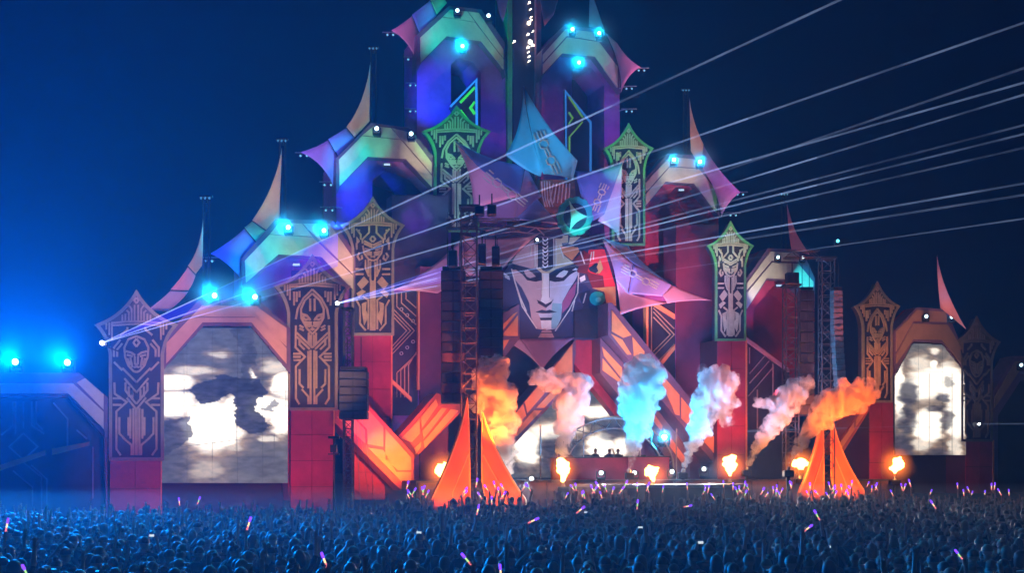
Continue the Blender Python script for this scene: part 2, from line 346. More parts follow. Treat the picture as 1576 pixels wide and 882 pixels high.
# third tier
t = tower('arch_tower', 'third-tier tower with cyan to cream arch and blue pillar', P_L3,
    [(517, 300), (517.5, 243), (571, 189), (629, 196), (667, 240), (667, 296)],
    [(520, 296), (523, 287), (567.5, 242), (624, 245.6), (664, 288), (666, 294)],
    larch((522, 245), (575, 194), (629, 203), (664.5, 250), (523, 286), (566.5, 240.5), (625, 244), (664.5, 287), (557, 209), (617, 215), (602.6, 196.6), (664.5, 270)),
    470, [(652, 470), (652, 300), (628, 276), (592, 262), (573, 276), (573, 470)], depth=3.0)
YH = 58.0
horn(t, [(((570, 95, YH), (569, 186, YH + .6), (546, 211, YH + .5), (533, 195, YH - .3)), ((569, 140, YH + .3), None, None, (562, 158, YH - .1))),
         (((533, 197, YH - .3), (546, 213, YH + .5), (520, 240, YH + .5), (505, 214, YH - .5)), (None, None, None, None)),
         (((505, 216, YH - .5), (520, 242, YH + .5), (516.5, 296, YH + .5), (462, 234, YH - 1.2)), (None, (517, 268, YH + .5), (502, 250, YH - .2), (484, 228, YH - .9)))], [SAILT, mat('sail_azure', (.14, .26, .7)), mat('sail_violet', (.3, .2, .6), .75, .1, 1)])
mast(t, 575, 76, 195, 60)

# twin top towers and the spire between them
t = tower('arch_tower', 'tall blue top tower with teal arch beside the central spire', P_T,
    [(641, 112), (642, 52), (691, 8), (741, 14), (777, 65), (778, 118)],
    [(645, 104), (648, 96), (689, 56), (740, 64), (775, 107), (777, 114)],
    larch((647, 57), (693, 14), (737, 19), (775, 76), (648, 95), (688, 54.5), (741, 62.5), (775, 105.5), (681, 26), (731, 34), (720.6, 17), (775, 91)),
    420, [(740, 420), (740, 112), (728, 95), (706, 88), (694, 98), (694, 420)], xr=782, depth=2.6)
YH = 65
horn(t, [(((650, -60, YH), (688, 4, YH + .7), (672, 22, YH + .6), (662, -2, YH - .2)), (None, None, None, None)),
         (((662, 0, YH - .2), (672, 24, YH + .6), (645, 50, YH + .5), (634, 22, YH - .6)), (None, None, None, None)),
         (((634, 24, YH - .6), (645, 52, YH + .5), (641, 96, YH + .5), (602, 46, YH - 1.4)), (None, None, (632, 64, YH - .2), (618, 38, YH - 1)))], [mat('sail_green', (.14, .5, .3)), mat('sail_azure', (.14, .26, .7)), SAILP])
TL = t
t = tower('arch_tower', 'top tower with pale teal arch beyond the spire, neon lines below', P_TR,
    [(833, 122), (834, 78), (869, 38), (928, 45), (953, 98), (956, 142)],
    [(836, 117), (837, 115), (866, 82), (915, 87), (949, 133), (953, 139)],
    [[(836, 98), (873, 57), (922, 64), (950.6, 102), (950.6, 134), (916, 86), (865.5, 81), (836, 113)], [(836, 95), (836, 83), (871, 44), (925, 50), (926, 63), (873, 54)]],
    420, [(930, 420), (930, 130), (910, 104), (890, 100), (880, 110), (880, 420)], xl=831, xr=957, depth=2.4)
YH = 68
horn(t, [(((908, -20, YH), (929, 41, YH - .2), (931, 47, YH + .5), (906, 40, YH + .6)), (None, None, None, None)),
         (((932, 50, YH + .5), (950, 66, YH - .4), (986, 103, YH - 1.2), (956, 142, YH + .5)), (None, (964, 90, YH - .8), (966, 112, YH - .4), (957, 96, YH + .5)))], [SAILC, SAILP])
t = thing('central_spire', Pl(810, 68.5).loc(810), 'dark vertical spire with warm sparkling lights between the top towers', 'spire')
P_S = Pl(810, 68.5)
prism('spire_wall', P_S, [(790, 330), (790, -80), (824, -80), (824, 330)], 0, 2.2, DARK, t)
prism('edge_strip', P_S, [(781, 330), (781, -80), (788.5, -80), (788.5, 330)], .3, 2.0, mat('strip_green', (.1, .42, .16), .5), t)
prism('edge_strip', P_S, [(825.5, 330), (825.5, -80), (833, -80), (833, 330)], .3, 2.0, mat('strip_plum', (.2, .09, .17), .5), t)
horn(t, [(((748, -60, 67), (790, -60, 67), (774, 34, 67), (768, 18, 66)), (None, (784, 0, 67), None, (760, -20, 66))),
         (((826, -60, 67), (876, -60, 67), (852, 22, 66), (838, 40, 67)), (None, (862, -10, 66), None, (830, 0, 67)))], [mat('sail_azure', (.14, .26, .7)), SAILP])
WARM = emis('warm_spark', (1, .82, .6), 9)
for (x, y, r) in ((815, 3, 1.6), (817, 13, 1), (814, 35, 3.2), (818, 30, 1.3), (813, 52, 1.8), (816, 64, 3.6), (820, 69, 2.4), (813, 72, 2), (815, 86, 1.2), (792, 63, 1.5), (821, 47, 1.0), (815, 93, 1.0), (818, 25, 1.0), (814, 79, 1)):
    c = P_S.pt(x, y, .25); bm = bmesh.new(); bmesh.ops.create_icosphere(bm, subdivisions=1, radius=r * .043, matrix=Matrix.Translation(c)); add_bar(bm, c, c - P_S.n * .3, .02, 4)
    frombm('spark_lamp', bm, WARM, t)

# opposite side
t = tower('arch_tower', 'far-side third-tier tower with cream arch and deep red body', P_R3,
    [(992, 326), (993, 275), (1028, 236), (1069, 239), (1105, 289), (1108, 334)],
    [(994, 321), (995, 317), (1025, 280), (1068, 283.5), (1103, 327), (1106, 331)],
    [[(994, 299), (1031, 257), (1076, 260), (1103, 294), (1103, 326), (1069, 282), (1024.5, 279), (994, 316)], [(994, 296), (994, 281), (1031, 241), (1069, 245), (1074, 258), (1031, 254.5)]],
    560, [(1090, 560), (1090, 322), (1068, 292), (1040, 288), (1012, 318), (1020, 560)], depth=2.4, body=REDW, back=REDW)
YH = 69
horn(t, [(((1061, 150, YH), (1083, 222, YH - .3), (1079, 258, YH + .5), (1063, 232, YH + .5)), ((1066, 190, YH), None, None, (1062, 190, YH + .3))),
         (((1083, 224, YH - .3), (1140, 296, YH - 1.2), (1110, 334, YH + .5), (1080, 258, YH + .5)), ((1103, 262, YH - .6), (1121, 307, YH - .5), (1105, 291, YH + .5), None))], [SAILT, mat('sail_mauve', (.36, .2, .42), .75, .1, 1)])
mast(t, 1055, 140, 244, 71)
t = tower('arch_tower', 'far-side second-tier tower with cream to cyan arch behind the loudspeaker hang', P_R2,
    [(1146, 484), (1147, 431), (1182, 382), (1234, 384), (1254, 428), (1254, 474)],
    [(1148, 479), (1150, 476), (1181, 430), (1218, 432), (1252, 466), (1253, 470)],
    [[(1150, 450), (1189, 404), (1229, 406), (1252, 434), (1252, 465), (1219, 430), (1180, 428), (1150, 475)], [(1150, 446), (1150, 436), (1186, 387), (1230, 390), (1232, 403), (1188, 401)]],
    640, [(1246, 640), (1246, 466), (1216, 440), (1190, 440), (1160, 476), (1160, 640)], depth=2.4, body=REDW, back=REDW)
YH = 69
horn(t, [(((1211, 312, YH), (1227, 362, YH - .3), (1246, 392, YH - .4), (1218, 384, YH + .5)), ((1217, 340, YH), None, None, (1212, 350, YH + .3)))], [SAILP])
mast(t, 1206, 300, 384, 71)
t = tower('wing_arch', 'dimly lit arch framing the smaller video screen beside the far totem', P_RW,
    [(1376, 578), (1378, 507), (1411, 473), (1457, 476), (1480, 534), (1488, 578)],
    [(1377.5, 577), (1378.5, 575), (1405.5, 526), (1450, 528), (1483, 572), (1486, 577)],
    [[(1380, 546), (1406, 498), (1459, 500), (1478, 532), (1479, 560), (1451, 523), (1406, 522), (1380, 560)], [(1380, 541), (1380, 510), (1412, 477), (1455, 480), (1460, 496), (1406, 494)]],
    760, [(1487, 702), (1484, 573), (1450, 530), (1405, 528.5), (1377, 580), (1377, 702)], xl=1374, xr=1490, depth=1.2, body=REDW, pmat=mat('dim_lit_panel', (.34, .21, .15), .5, .12, 1.2, .05))  # cream fascia darkened in its colour to stand for weak light
RW = t
YH = 67
horn(t, [(((1442, 392, YH), (1453, 436, YH - .3), (1488, 508, YH - .6), (1447, 474, YH + .5)), ((1446, 415, YH), (1467, 474, YH - .5), None, (1442, 430, YH + .2)))], [SAILP])
t = tower('wing_arch', 'dim brown wing arch beyond the last totem, cut by the frame', P_FR,
    [(1528, 640), (1528, 604), (1562, 548), (1640, 550), (1670, 620), (1670, 660)],
    [(1530, 636), (1532, 630), (1570, 574), (1632, 576), (1664, 640), (1668, 656)],
    [[(1531, 612), (1564, 556), (1638, 556), (1662, 622), (1662, 638), (1633, 572), (1570, 570), (1531, 628)]],
    760, [(1660, 760), (1660, 650), (1632, 584), (1572, 584), (1536, 640), (1536, 760)], depth=1.2, body=TRIM, pmat=mat('dim_lit_panel', (.34, .21, .15)))

# ================================================================== TOTEMS
def cv(cx, hw, by, u): return lambda x, y: ((x - cx) / hw, (by - y) / u)
def mirror(lines): return lines + [[(-x, z) for x, z in l] for l in lines]
def conv(lines, c): return [[c(*p) for p in l] for l in lines]
c1 = cv(220, 120, 835, 120)
CROWN = mirror(conv([[(182, 172), (182, 128), (170, 118)], [(196, 172), (196, 112), (184, 96)], [(211, 172), (211, 92)], [(220, 56), (209, 70), (220, 84)],
    [(70, 182), (70, 212)], [(85, 178), (85, 238)], [(98, 175), (98, 262)], [(150, 172), (150, 140)], [(165, 172), (165, 135)]], c1)) + conv([[(100, 180), (160, 174), (220, 172), (280, 174), (340, 180)], [(100, 192), (220, 184), (340, 192)]], c1)
ART1 = (mirror(conv([[(110, 470), (112, 525), (172, 566), (120, 612), (120, 795), (142, 826)], [(102, 548), (146, 548)], [(102, 580), (146, 580)], [(150, 738), (196, 776), (196, 826)],
    [(190, 600), (190, 745)], [(205, 595), (205, 826)], [(218, 595), (218, 826)], [(150, 400), (220, 470)], [(160, 450), (220, 520)], [(165, 510), (220, 575)], [(172, 545), (220, 602)],
    [(165, 470), (165, 512)], [(182, 490), (182, 540)], [(200, 505), (200, 556)], [(108, 370), (150, 412)], [(108, 345), (108, 300), (140, 262)], [(124, 345), (124, 310), (150, 280)],
    [(220, 244), (180, 260), (160, 300), (163, 345), (180, 388), (205, 415), (220, 420)], [(168, 318), (195, 325), (214, 338)], [(172, 335), (202, 343)], [(212, 342), (212, 378), (220, 384)], [(206, 396), (220, 393)], [(175, 352), (190, 386)], [(190, 348), (200, 398)],
    [(220, 256), (205, 276), (220, 296)], [(140, 240), (175, 212), (175, 200)], [(135, 640), (135, 720), (160, 745)], [(180, 640), (180, 730)]], c1)), [])
c2 = cv(170, 120, 848, 123)
ART2 = (mirror(conv([[(170, 225), (130, 262), (108, 310), (110, 360), (140, 415), (170, 448)], [(170, 203), (120, 252), (90, 310), (80, 365)], [(158, 252), (158, 322)], [(108, 335), (140, 345), (160, 372)],
    [(112, 354), (135, 346), (155, 362)], [(115, 358), (135, 368), (155, 364)], [(162, 378), (160, 400), (170, 405)], [(150, 440), (150, 500)], [(162, 452), (162, 512)], [(85, 440), (170, 522)], [(85, 462), (155, 530)],
    [(80, 400), (78, 520), (130, 572), (80, 625), (80, 800), (100, 832)], [(66, 555), (110, 555)], [(66, 572), (106, 572)], [(66, 590), (110, 590)], [(148, 540), (148, 745)], [(160, 535), (160, 832)], [(112, 750), (148, 790), (148, 832)],
    [(100, 470), (100, 505), (128, 532)], [(100, 400), (122, 412)], [(100, 416), (124, 428)], [(100, 640), (100, 720), (122, 742)], [(70, 215), (70, 290)], [(85, 215), (85, 270)], [(100, 212), (100, 245)]], c2) ),
    [conv([[(154, 420), (170, 410), (186, 420), (170, 431)]], c2)[0]] + [conv([p], c2)[0] for p in ([(122, 375), (155, 378), (165, 405), (155, 412), (135, 405)], [(218, 375), (185, 378), (175, 405), (185, 412), (205, 405)])])
c3 = cv(202, 111, 835, 119)
ART3 = (mirror(conv([[(180, 196), (180, 238), (140, 278), (140, 302)], [(102, 215), (130, 250), (130, 280)], [(200, 258), (186, 276), (200, 294)], [(150, 288), (175, 300), (200, 312)], [(150, 304), (175, 313), (200, 327)],
    [(143, 315), (150, 360), (175, 396), (200, 406)], [(155, 332), (186, 342)], [(188, 384), (200, 381)], [(122, 358), (110, 380), (124, 402), (138, 392), (134, 372)], [(175, 402), (175, 490)], [(188, 412), (188, 520)], [(98, 455), (146, 455)], [(98, 486), (146, 486)],
    [(103, 640), (125, 680), (125, 780), (160, 822)], [(190, 520), (190, 822)], [(200, 525), (200, 822)], [(145, 620), (175, 640), (175, 815)], [(120, 220), (120, 235)], [(158, 400), (158, 450), (180, 500)], [(105, 300), (105, 340)]], c3)),
    [p for q in ([(108, 545), (148, 500), (178, 532), (135, 578)], [(104, 600), (138, 578), (160, 590), (118, 628)], [(135, 662), (165, 650), (160, 700), (176, 740), (150, 792), (138, 720)], [(104, 262), (126, 290), (104, 310)], [(152, 345), (196, 352), (194, 378), (168, 374)]) for p in (conv([q], c3)[0], [(-x, z) for x, z in conv([q], c3)[0]])])
def totem(label, pl, pxc, hw, ybase, yapex, art, plinth=None, fm=FRAME, rm=GOLD, pm=REDW, z2=None):
    u = (ybase - yapex) / 6.7
    P = lambda x, z: (pxc + x * hw, ybase - z * u)
    t = thing('totem', pl.loc(pxc), label, 'totem', 'carved totems on the stage front')
    rightside = [(1.08, -.08), (1.08, 4.2)] + bez((1.08, 4.2), (1.2, 4.95), (1.63, 5.36), 6)[1:] + bez((1.63, 5.36), (.55, 5.75), (0, 6.7), 7)[1:]
    outline = rightside + [(-x, z) for x, z in rightside[::-1][1:]]
    prism('panel', pl, [P(*p) for p in outline], 0, .5, NAVY, t)
    bm = bmesh.new()
    for q in strip2d(outline, .14, True): add_prism(bm, [pl.pt(*P(*p), .06) for p in q], -pl.n * .12)
    frombm('frame', bm, fm, t)
    bm = bmesh.new()
    crown_poly = [(.94, 5.36)] + bez((1.5, 5.36), (.55, 5.7), (0, 6.5), 6) + [(-x, z) for x, z in bez((1.5, 5.36), (.55, 5.7), (0, 6.5), 6)[::-1][1:]] + [(-.94, 5.36)]
    add_prism(bm, [pl.pt(*P(*p), .03) for p in crown_poly], -pl.n * .06)
    frombm('crown_plate', bm, mat('crown_plate', (.13, .12, .09), .5), t)
    for nm, lines, ww in (('crown_relief', CROWN, .07), ('carved_relief', art[0], .085)):
        bm = bmesh.new()
        for ln in lines:
            for q in strip2d(ln, ww): add_prism(bm, [pl.pt(*P(*p), .08) for p in q], -pl.n * .1)
        if nm == 'carved_relief':
            for py in art[1]: add_prism(bm, [pl.pt(*P(*p), .055) for p in py], -pl.n * .08)
        frombm(nm, bm, rm, t)
    if plinth:
        x0, x1, yb = plinth
        prism('plinth', pl, [(x0, ybase + 2), (x1, ybase + 2), (x1, yb), (x0, yb)], -.09, 2.2, mat('plinth_core', (.1, .01, .02), .8), t)
        rows = max(2, round((yb - ybase) / 46)); xm = x0 + (x1 - x0) * .5; hh = (yb - ybase - 2) / rows
        for r_ in range(rows):
            for xa, xb in ((x0, xm), (xm, x1)):
                ya = ybase + 2 + r_ * hh
                prism('plinth_panel', pl, [(xa + .35, ya + .35), (xb - .35, ya + .35), (xb - .35, ya + hh - .35), (xa + .35, ya + hh - .35)], -.04, .06, pm, t)
        prism('edge_strip', pl, [(x1 + .2, ybase + 2), (x1 + 2.2, ybase + 2), (x1 + 2.2, yb), (x1 + .2, yb)], .02, .4, WARMLIT, t)
    return t
GREENLIT = mat('green_lit_frame', (.12, .42, .2), .5, .15, 2)  # frame colour holds the green light falling on it
PALE = mat('pale_relief', (.5, .5, .46), .45, .15, 3)
totem('bluish carved totem with hooded mask beside the larger video screen, outermost', P_A, 210, 37, 704, 450, ART1, (169, 247, 800))
totem('copper carved totem with a woman\'s face between video screen and speaker hang', P_B, 481, 34, 627, 395, ART2, (447, 513, 790))
totem('gold totem with crowned face and folded arms above crimson plinth', P_C, 574, 28.5, 512, 306, ART3, (545, 602, 770))
totem('green-lit framed totem partly hidden by the purple sail', P_D, 703, 30.5, 353, 165, ART2, None, GREENLIT, PALE)
totem('green-lit framed totem beside the blue sail, high on the far side', P_E, 968, 22, 374, 192, ART2, None, GREENLIT, PALE)
totem('green-lit crowned totem with pale figure relief above a red plinth', P_F, 1125, 20.5, 521, 343, ART3, (1104, 1148, 745), GREENLIT, PALE)
totem('gold lined totem beside the smaller video screen', P_G, 1351, 20, 616, 436, ART2, (1338, 1376, 760), FRAME, GOLD)
totem('dim brown totem just past the smaller video screen, farthest along the stage', P_H, 1504, 21, 676, 490, ART1, (1486, 1528, 760), mat('dimly_lit_frame', (.16, .12, .1)), mat('dimly_lit_relief', (.2, .15, .12)))  # frame and relief colours darkened to imitate dim lighting

# ================================================================== MIDDLE WALLS
P_M = Pl(640, 57.5); P_M2 = Pl(850, 66.0); P_MR = Pl(1050, 66.5)
t = thing('stage_wall', P_M.loc(640), 'purple wall with circuit panel beside the gold totem plinth', 'wall', 'stage back walls')
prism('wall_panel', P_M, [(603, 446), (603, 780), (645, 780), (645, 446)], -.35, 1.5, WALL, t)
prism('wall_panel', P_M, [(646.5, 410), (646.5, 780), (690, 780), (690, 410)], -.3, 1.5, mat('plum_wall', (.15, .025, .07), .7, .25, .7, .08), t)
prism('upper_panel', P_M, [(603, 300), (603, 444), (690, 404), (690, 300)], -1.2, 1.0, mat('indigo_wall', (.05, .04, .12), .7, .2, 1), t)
prism('circuit_panel', P_M, [(604, 452), (604, 640), (643, 640), (643, 446)], -.25, .1, NAVY, t)
prism('edge_strip', P_M, [(643.5, 446), (643.5, 600), (646, 600), (646, 446)], 0, .4, WARMLIT, t)
L = []
for k in range(3): L.append([(604, 474 + k * 6), (604 + 34 - k * 6 + 0, 509), (604, 545 - k * 6)])
for k in range(3): L.append([(611 + k * 7, 450), (611 + k * 7, 472 - k * 6), (641, 500 - k * 13)])
for k in range(4): L.append([(611 + k * 6, 612), (611 + k * 6, 574 - k * 4), (641, 545 + k * 3 - k * 6 + k * 2)])
lines_at('circuit_lines', P_M, L, 1.3, -.2, GOLD, t, .06)
bm = bmesh.new()
for x, y in ((618, 476), (627, 485), (636, 494), (636, 526), (627, 535), (618, 544)):
    c = P_M.pt(x, y, -.2); a = Vector((0, 0, 1)); r = .085
    ring = [(x + 2.4 * math.cos(k * R(45)), y + 2.4 * math.sin(k * R(45))) for k in range(8)]
    for q in strip2d(ring, .9, True): add_prism(bm, [P_M.pt(p[0], p[1], -.2) for p in q], -P_M.n * .06)
frombm('circuit_rings', bm, PALE, t)
prism('diagonal_beam', P_M, [(603, 583), (634, 612), (634, 619), (603, 590)], -.1, .3, WARMLIT, t)

t = thing('stage_wall', P_MR.loc(1050), 'deep red wall with circuit panel below the pink sail tip', 'wall', 'stage back walls')
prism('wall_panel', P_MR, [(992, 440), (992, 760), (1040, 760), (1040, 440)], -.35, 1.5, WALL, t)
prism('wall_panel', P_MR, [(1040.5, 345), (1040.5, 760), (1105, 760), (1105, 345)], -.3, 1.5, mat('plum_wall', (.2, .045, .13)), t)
prism('edge_strip', P_MR, [(995, 465), (995, 600), (998, 600), (998, 465)], .05, .4, WARMLIT, t)
prism('circuit_panel', P_MR, [(999, 465), (999, 640), (1039, 640), (1039, 465)], -.25, .1, NAVY, t)
lines_at('circuit_lines', P_MR, [[(1003, 470), (1003, 560)], [(1006, 480), (1038, 515), (1006, 548)], [(1006, 488), (1032, 515), (1006, 541)], [(1006, 474), (1038, 506)], [(1010, 560), (1038, 530)]], 1.2, -.2, GOLD, t, .06)
prism('diagonal_beam', P_MR, [(1010, 466), (1039, 484), (1039, 491), (1006, 470)], -.1, .3, WARMLIT, t)
prism('diagonal_beam', P_MR, [(1014, 560), (1039, 530), (1039, 538), (1018, 564)], -.1, .3, WARMLIT, t)

t = thing('stage_wall', P_M2.loc(850), 'dark plum rear wall behind the central mask and arch', 'wall', 'stage back walls')
P_BK = Pl(860, 69.5)
prism('wall_panel', P_BK, [(690, 330), (690, 770), (1100, 770), (1100, 330)], -1.5, 1.0, mat('plum_dark', (.05, .02, .05), .7, .2, 1), t)
t = thing('stage_wall', P_R2.loc(1180), 'lattice panel with sloping light edge under the far second-tier tower', 'wall', 'stage back walls')
prism('lattice_panel', P_F, [(1149.5, 522), (1205, 566), (1215, 572), (1215, 745), (1149.5, 745)], -.5, .6, NAVY, t)
prism('sloping_edge', P_F, [(1149.5, 519), (1215, 568), (1215, 573), (1149.5, 525)], -.3, .7, mat('pale_edge', (.45, .36, .5), .5), t)
lines_at('circuit_lines', P_F, [[(1154, 560), (1154, 535)], [(1154, 575), (1180, 545)], [(1154, 590), (1184, 556)], [(1152, 610), (1190, 566)], [(1190, 560), (1190, 640)], [(1166, 600), (1166, 660)]], 1.2, -.42, CIRC, t, .06)

# ================================================================== SAILS
P_SL = Pl(850, 60.5)
def S(pl, px, py, off=0.0): return (px, py, pl.pt(px, HZ, -off).y)
ORN = mat('sail_ornament', (.1, .11, .16), .6); ORNL = mat('sail_ornament_light', (.46, .47, .44), .6)
def ornament(parent, pl, a, b, wd, d):
    """a circuit chain with two hexagons printed in raised line along a-b"""
    A = Vector(a); B = Vector(b); u = (B - A).normalized(); v = Vector((-u.y, u.x)); Ln = (B - A).length
    P = lambda s, k: tuple(A + u * Ln * s + v * wd * k)
    band = [[P(-.04, -.55), P(1.04, -.55), P(1.04, .55), P(-.04, .55)]]
    bm = bmesh.new()
    for q in band: add_prism(bm, [pl.pt(p[0], p[1], d) for p in q], -pl.n * .03)
    bm.free()
    lines = []
    for s0 in (.3, .68):
        lines.append([P(s0 - .1, 0), P(s0 - .05, .38), P(s0 + .05, .38), P(s0 + .1, 0), P(s0 + .05, -.38), P(s0 - .05, -.38), P(s0 - .1, 0)])
    for k in (-.14, .14): lines += [[P(0, k), P(.2, k)], [P(.4, k), P(.58, k)], [P(.78, k), P(1, k)]]
    lines += [[P(.02, .5), P(.2, .5)], [P(.75, -.5), P(1, -.5)], [P(.02, -.5), P(.14, -.5)]]
    relief('ornament_lines', pl, lines, 1.5, d + .03, .05, ORNL, parent)
t = thing('star_sail', P_SL.loc(835), 'cyan pointed sail rising at the middle above the round emblem', 'sail', 'stretched star sails')
patch('sail_panel', [S(P_SL, 805, 132), S(P_SL, 835, 262, -.6), S(P_SL, 832, 272, -.3), S(P_SL, 777, 238, -1.2)], [S(P_SL, 812, 200, -.3), None, S(P_SL, 806, 262, -.6), S(P_SL, 804, 204, -.4)], SAILC, t)
patch('sail_panel', [S(P_SL, 806, 132), S(P_SL, 889, 247, -1.2), S(P_SL, 882, 276, -.4), S(P_SL, 836, 268, -.6)], [S(P_SL, 840, 196, -.5), None, S(P_SL, 858, 268, -.4), S(P_SL, 813, 200, -.3)], SAILC, t)
ornament(t, P_SL, (829, 202), (857, 268), 17, .75)
t = thing('star_sail', P_SL.loc(750), 'purple sail with circuit ornament stretched across the green totem', 'sail', 'stretched star sails')
P_S2 = Pl(760, 58.5)
patch('sail_panel', [S(P_S2, 698, 214, -.8), S(P_S2, 808, 254, .4), S(P_S2, 800, 300, -.2), S(P_S2, 740, 262, -.4)], [S(P_S2, 752, 250), None, None, None], SAILB, t)
patch('sail_panel', [S(P_S2, 698, 215, -.8), S(P_S2, 741, 263, -.4), S(P_S2, 800, 302, -.2), S(P_S2, 729, 321, -.8)], [None, None, S(P_S2, 762, 310, -.4), S(P_S2, 728, 262, -.4)], SAILP, t)
patch('sail_panel', [S(P_S2, 809, 256, .4), S(P_S2, 834, 302, .4), S(P_S2, 792, 339, -.3), S(P_S2, 800, 301, -.2)], [None, None, None, None], SAILD, t)
patch('sail_panel', [S(P_S2, 800, 303, -.2), S(P_S2, 792, 339, -.3), S(P_S2, 738, 344, -.6), S(P_S2, 730, 322, -.8)], [None, None, None, S(P_S2, 762, 311, -.4)], SAILD, t)
patch('sail_panel', [S(P_S2, 826, 305, .3), S(P_S2, 860, 346, -.3), S(P_S2, 822, 340, -.4), S(P_S2, 789, 338, -.3)], [None, None, None, None], mat('sail_periwinkle', (.3, .32, .62), .75, .1, 1), t)
ornament(t, P_S2, (747, 266), (808, 316), 15, .75)
t = thing('star_sail', P_SL.loc(925), 'blue and lavender sail between the round emblem and the green totem', 'sail', 'stretched star sails')
patch('sail_panel', [S(P_SL, 884, 262, .3), S(P_SL, 958, 250, -.8), S(P_SL, 930, 330, -.3), S(P_SL, 905, 345, 0)], [S(P_SL, 920, 268, 0), None, None, None], SAILB, t)
patch('sail_panel', [S(P_SL, 958, 250, -.8), S(P_SL, 956, 310, -.5), S(P_SL, 953, 364, -.8), S(P_SL, 920, 340, -.2)], [None, None, S(P_SL, 940, 348, -.4), S(P_SL, 940, 300, -.3)], SAILL, t)
ornament(t, P_SL, (932, 283), (914, 324), 13, .8)
t = thing('star_sail', P_SL.loc(1000), 'pink and violet sail pointing outwards beside the red mural', 'sail', 'stretched star sails')
P_S3 = Pl(1000, 61.5)
patch('sail_panel', [S(P_S3, 926, 367, 0), S(P_S3, 974, 406, -.2), S(P_S3, 966, 452, -.4), S(P_S3, 948, 432, -.2)], [None, None, None, S(P_S3, 944, 402)], SAILL, t)
patch('sail_panel', [S(P_S3, 928, 366, 0), S(P_S3, 966, 378, .2), S(P_S3, 1034, 438, -.4), S(P_S3, 974, 405, -.2)], [None, S(P_S3, 992, 412), None, None], mat('sail_azure2', (.16, .26, .6), .75, .1, 1), t)
patch('sail_panel', [S(P_S3, 975, 406, -.2), S(P_S3, 1034, 439, -.4), S(P_S3, 1020, 456, -.4), S(P_S3, 967, 452, -.4)], [None, None, None, None], mat('sail_violet2', (.34, .26, .56), .75, .1, 1), t)
patch('sail_panel', [S(P_S3, 1034, 439, -.4), S(P_S3, 1097, 463, -1.3), S(P_S3, 1027, 467, -.5), S(P_S3, 1020, 455, -.4)], [S(P_S3, 1062, 453, -.8), S(P_S3, 1060, 461, -.8), None, None], SAILP, t)
patch('sail_panel', [S(P_S3, 948, 432, -.2), S(P_S3, 967, 453, -.4), S(P_S3, 1028, 467, -.5), S(P_S3, 955, 485, -.9)], [None, None, S(P_S3, 985, 472, -.6), S(P_S3, 953, 458, -.4)], SAILP, t)
ornament(t, P_S3, (958, 412), (1012, 443), 12, .75)
t = thing('star_sail', Pl(700, 55).loc(690), 'pink sail reaching from the mask to the speaker hang', 'sail', 'stretched star sails')
P_S4 = Pl(720, 56.0)
patch('sail_panel', [S(P_S4, 604, 447, -1), S(P_S4, 712, 364, .3), S(P_S4, 716, 425, 0), S(P_S4, 673, 452, -.4)], [S(P_S4, 668, 418, -.2), None, None, S(P_S4, 640, 446, -.6)], SAILP, t)
patch('sail_panel', [S(P_S4, 713, 363, .3), S(P_S4, 832, 358, 1.0), S(P_S4, 764, 424, -.3), S(P_S4, 717, 425, 0)], [S(P_S4, 772, 368, .6), S(P_S4, 796, 386, .4), None, None], SAILP, t)
# lower small sails of the V
t = thing('v_sail', Pl(830, 60).loc(830), 'dark plum V-shaped sail hanging below the mask', 'sail', 'stretched star sails')
P_V = Pl(835, 62.5)
patch('sail_panel', [S(P_V, 773, 520), S(P_V, 800, 521), S(P_V, 833, 567, -.3), S(P_V, 815, 548, -.2)], [None, None, None, None], SAILL, t)
patch('sail_panel', [S(P_V, 801, 522, .1), S(P_V, 884, 520, .1), S(P_V, 836, 567, -.3), S(P_V, 833, 567, -.3)], [None, S(P_V, 850, 545), None, None], SAILD, t)
t = thing('v_sail', Pl(830, 60).loc(950), 'small slate sail folded over the orange arch leg', 'sail', 'stretched star sails')
patch('sail_panel', [S(P_V, 938, 524, -.9), S(P_V, 973, 523, -.9), S(P_V, 968, 556, -1.2), S(P_V, 962, 548, -1.1)], [None, None, None, None], SAILL, t)

# ================================================================== ROUND EMBLEM
t = thing('round_emblem', P_SL.loc(886), 'teal toothed round emblem with a concave three-pointed star', 'emblem')
P_E2 = Pl(886, 58.3); cx, cyy, rx, ry = 886.5, 332.5, 27, 30.5
gear = []
for k in range(12):
    for f, rr in ((.0, 1.0), (.34, 1.0), (.5, .94), (.84, .94)):
        a = R(30 * (k + f)); gear.append((cx + rx * rr * math.cos(a), cyy + ry * rr * math.sin(a)))
prism('gear_plate', P_E2, gear, 0, .3, TEAL, t)
circ = lambda r: [(cx - 1 + rx * r * math.cos(R(15 * k)), cyy + ry * r * math.sin(R(15 * k))) for k in range(24)]
prism('inner_disc', P_E2, circ(.66), .05, .08, mat('teal_dark', (.008, .04, .09), .5), t)
star = bez((877, 309), (884, 327), (905, 333), 6) + bez((905, 333), (885, 339), (877, 356), 6)[1:] + bez((877, 356), (881, 333), (877, 309), 6)[1:-1]
prism('star', P_E2, star, .1, .08, TEALL, t)
bm = bmesh.new(); add_bar(bm, P_E2.pt(886, 333, -.3), P_E2.pt(886, 345, -3), .08); frombm('bracket', bm, BLACK, t)

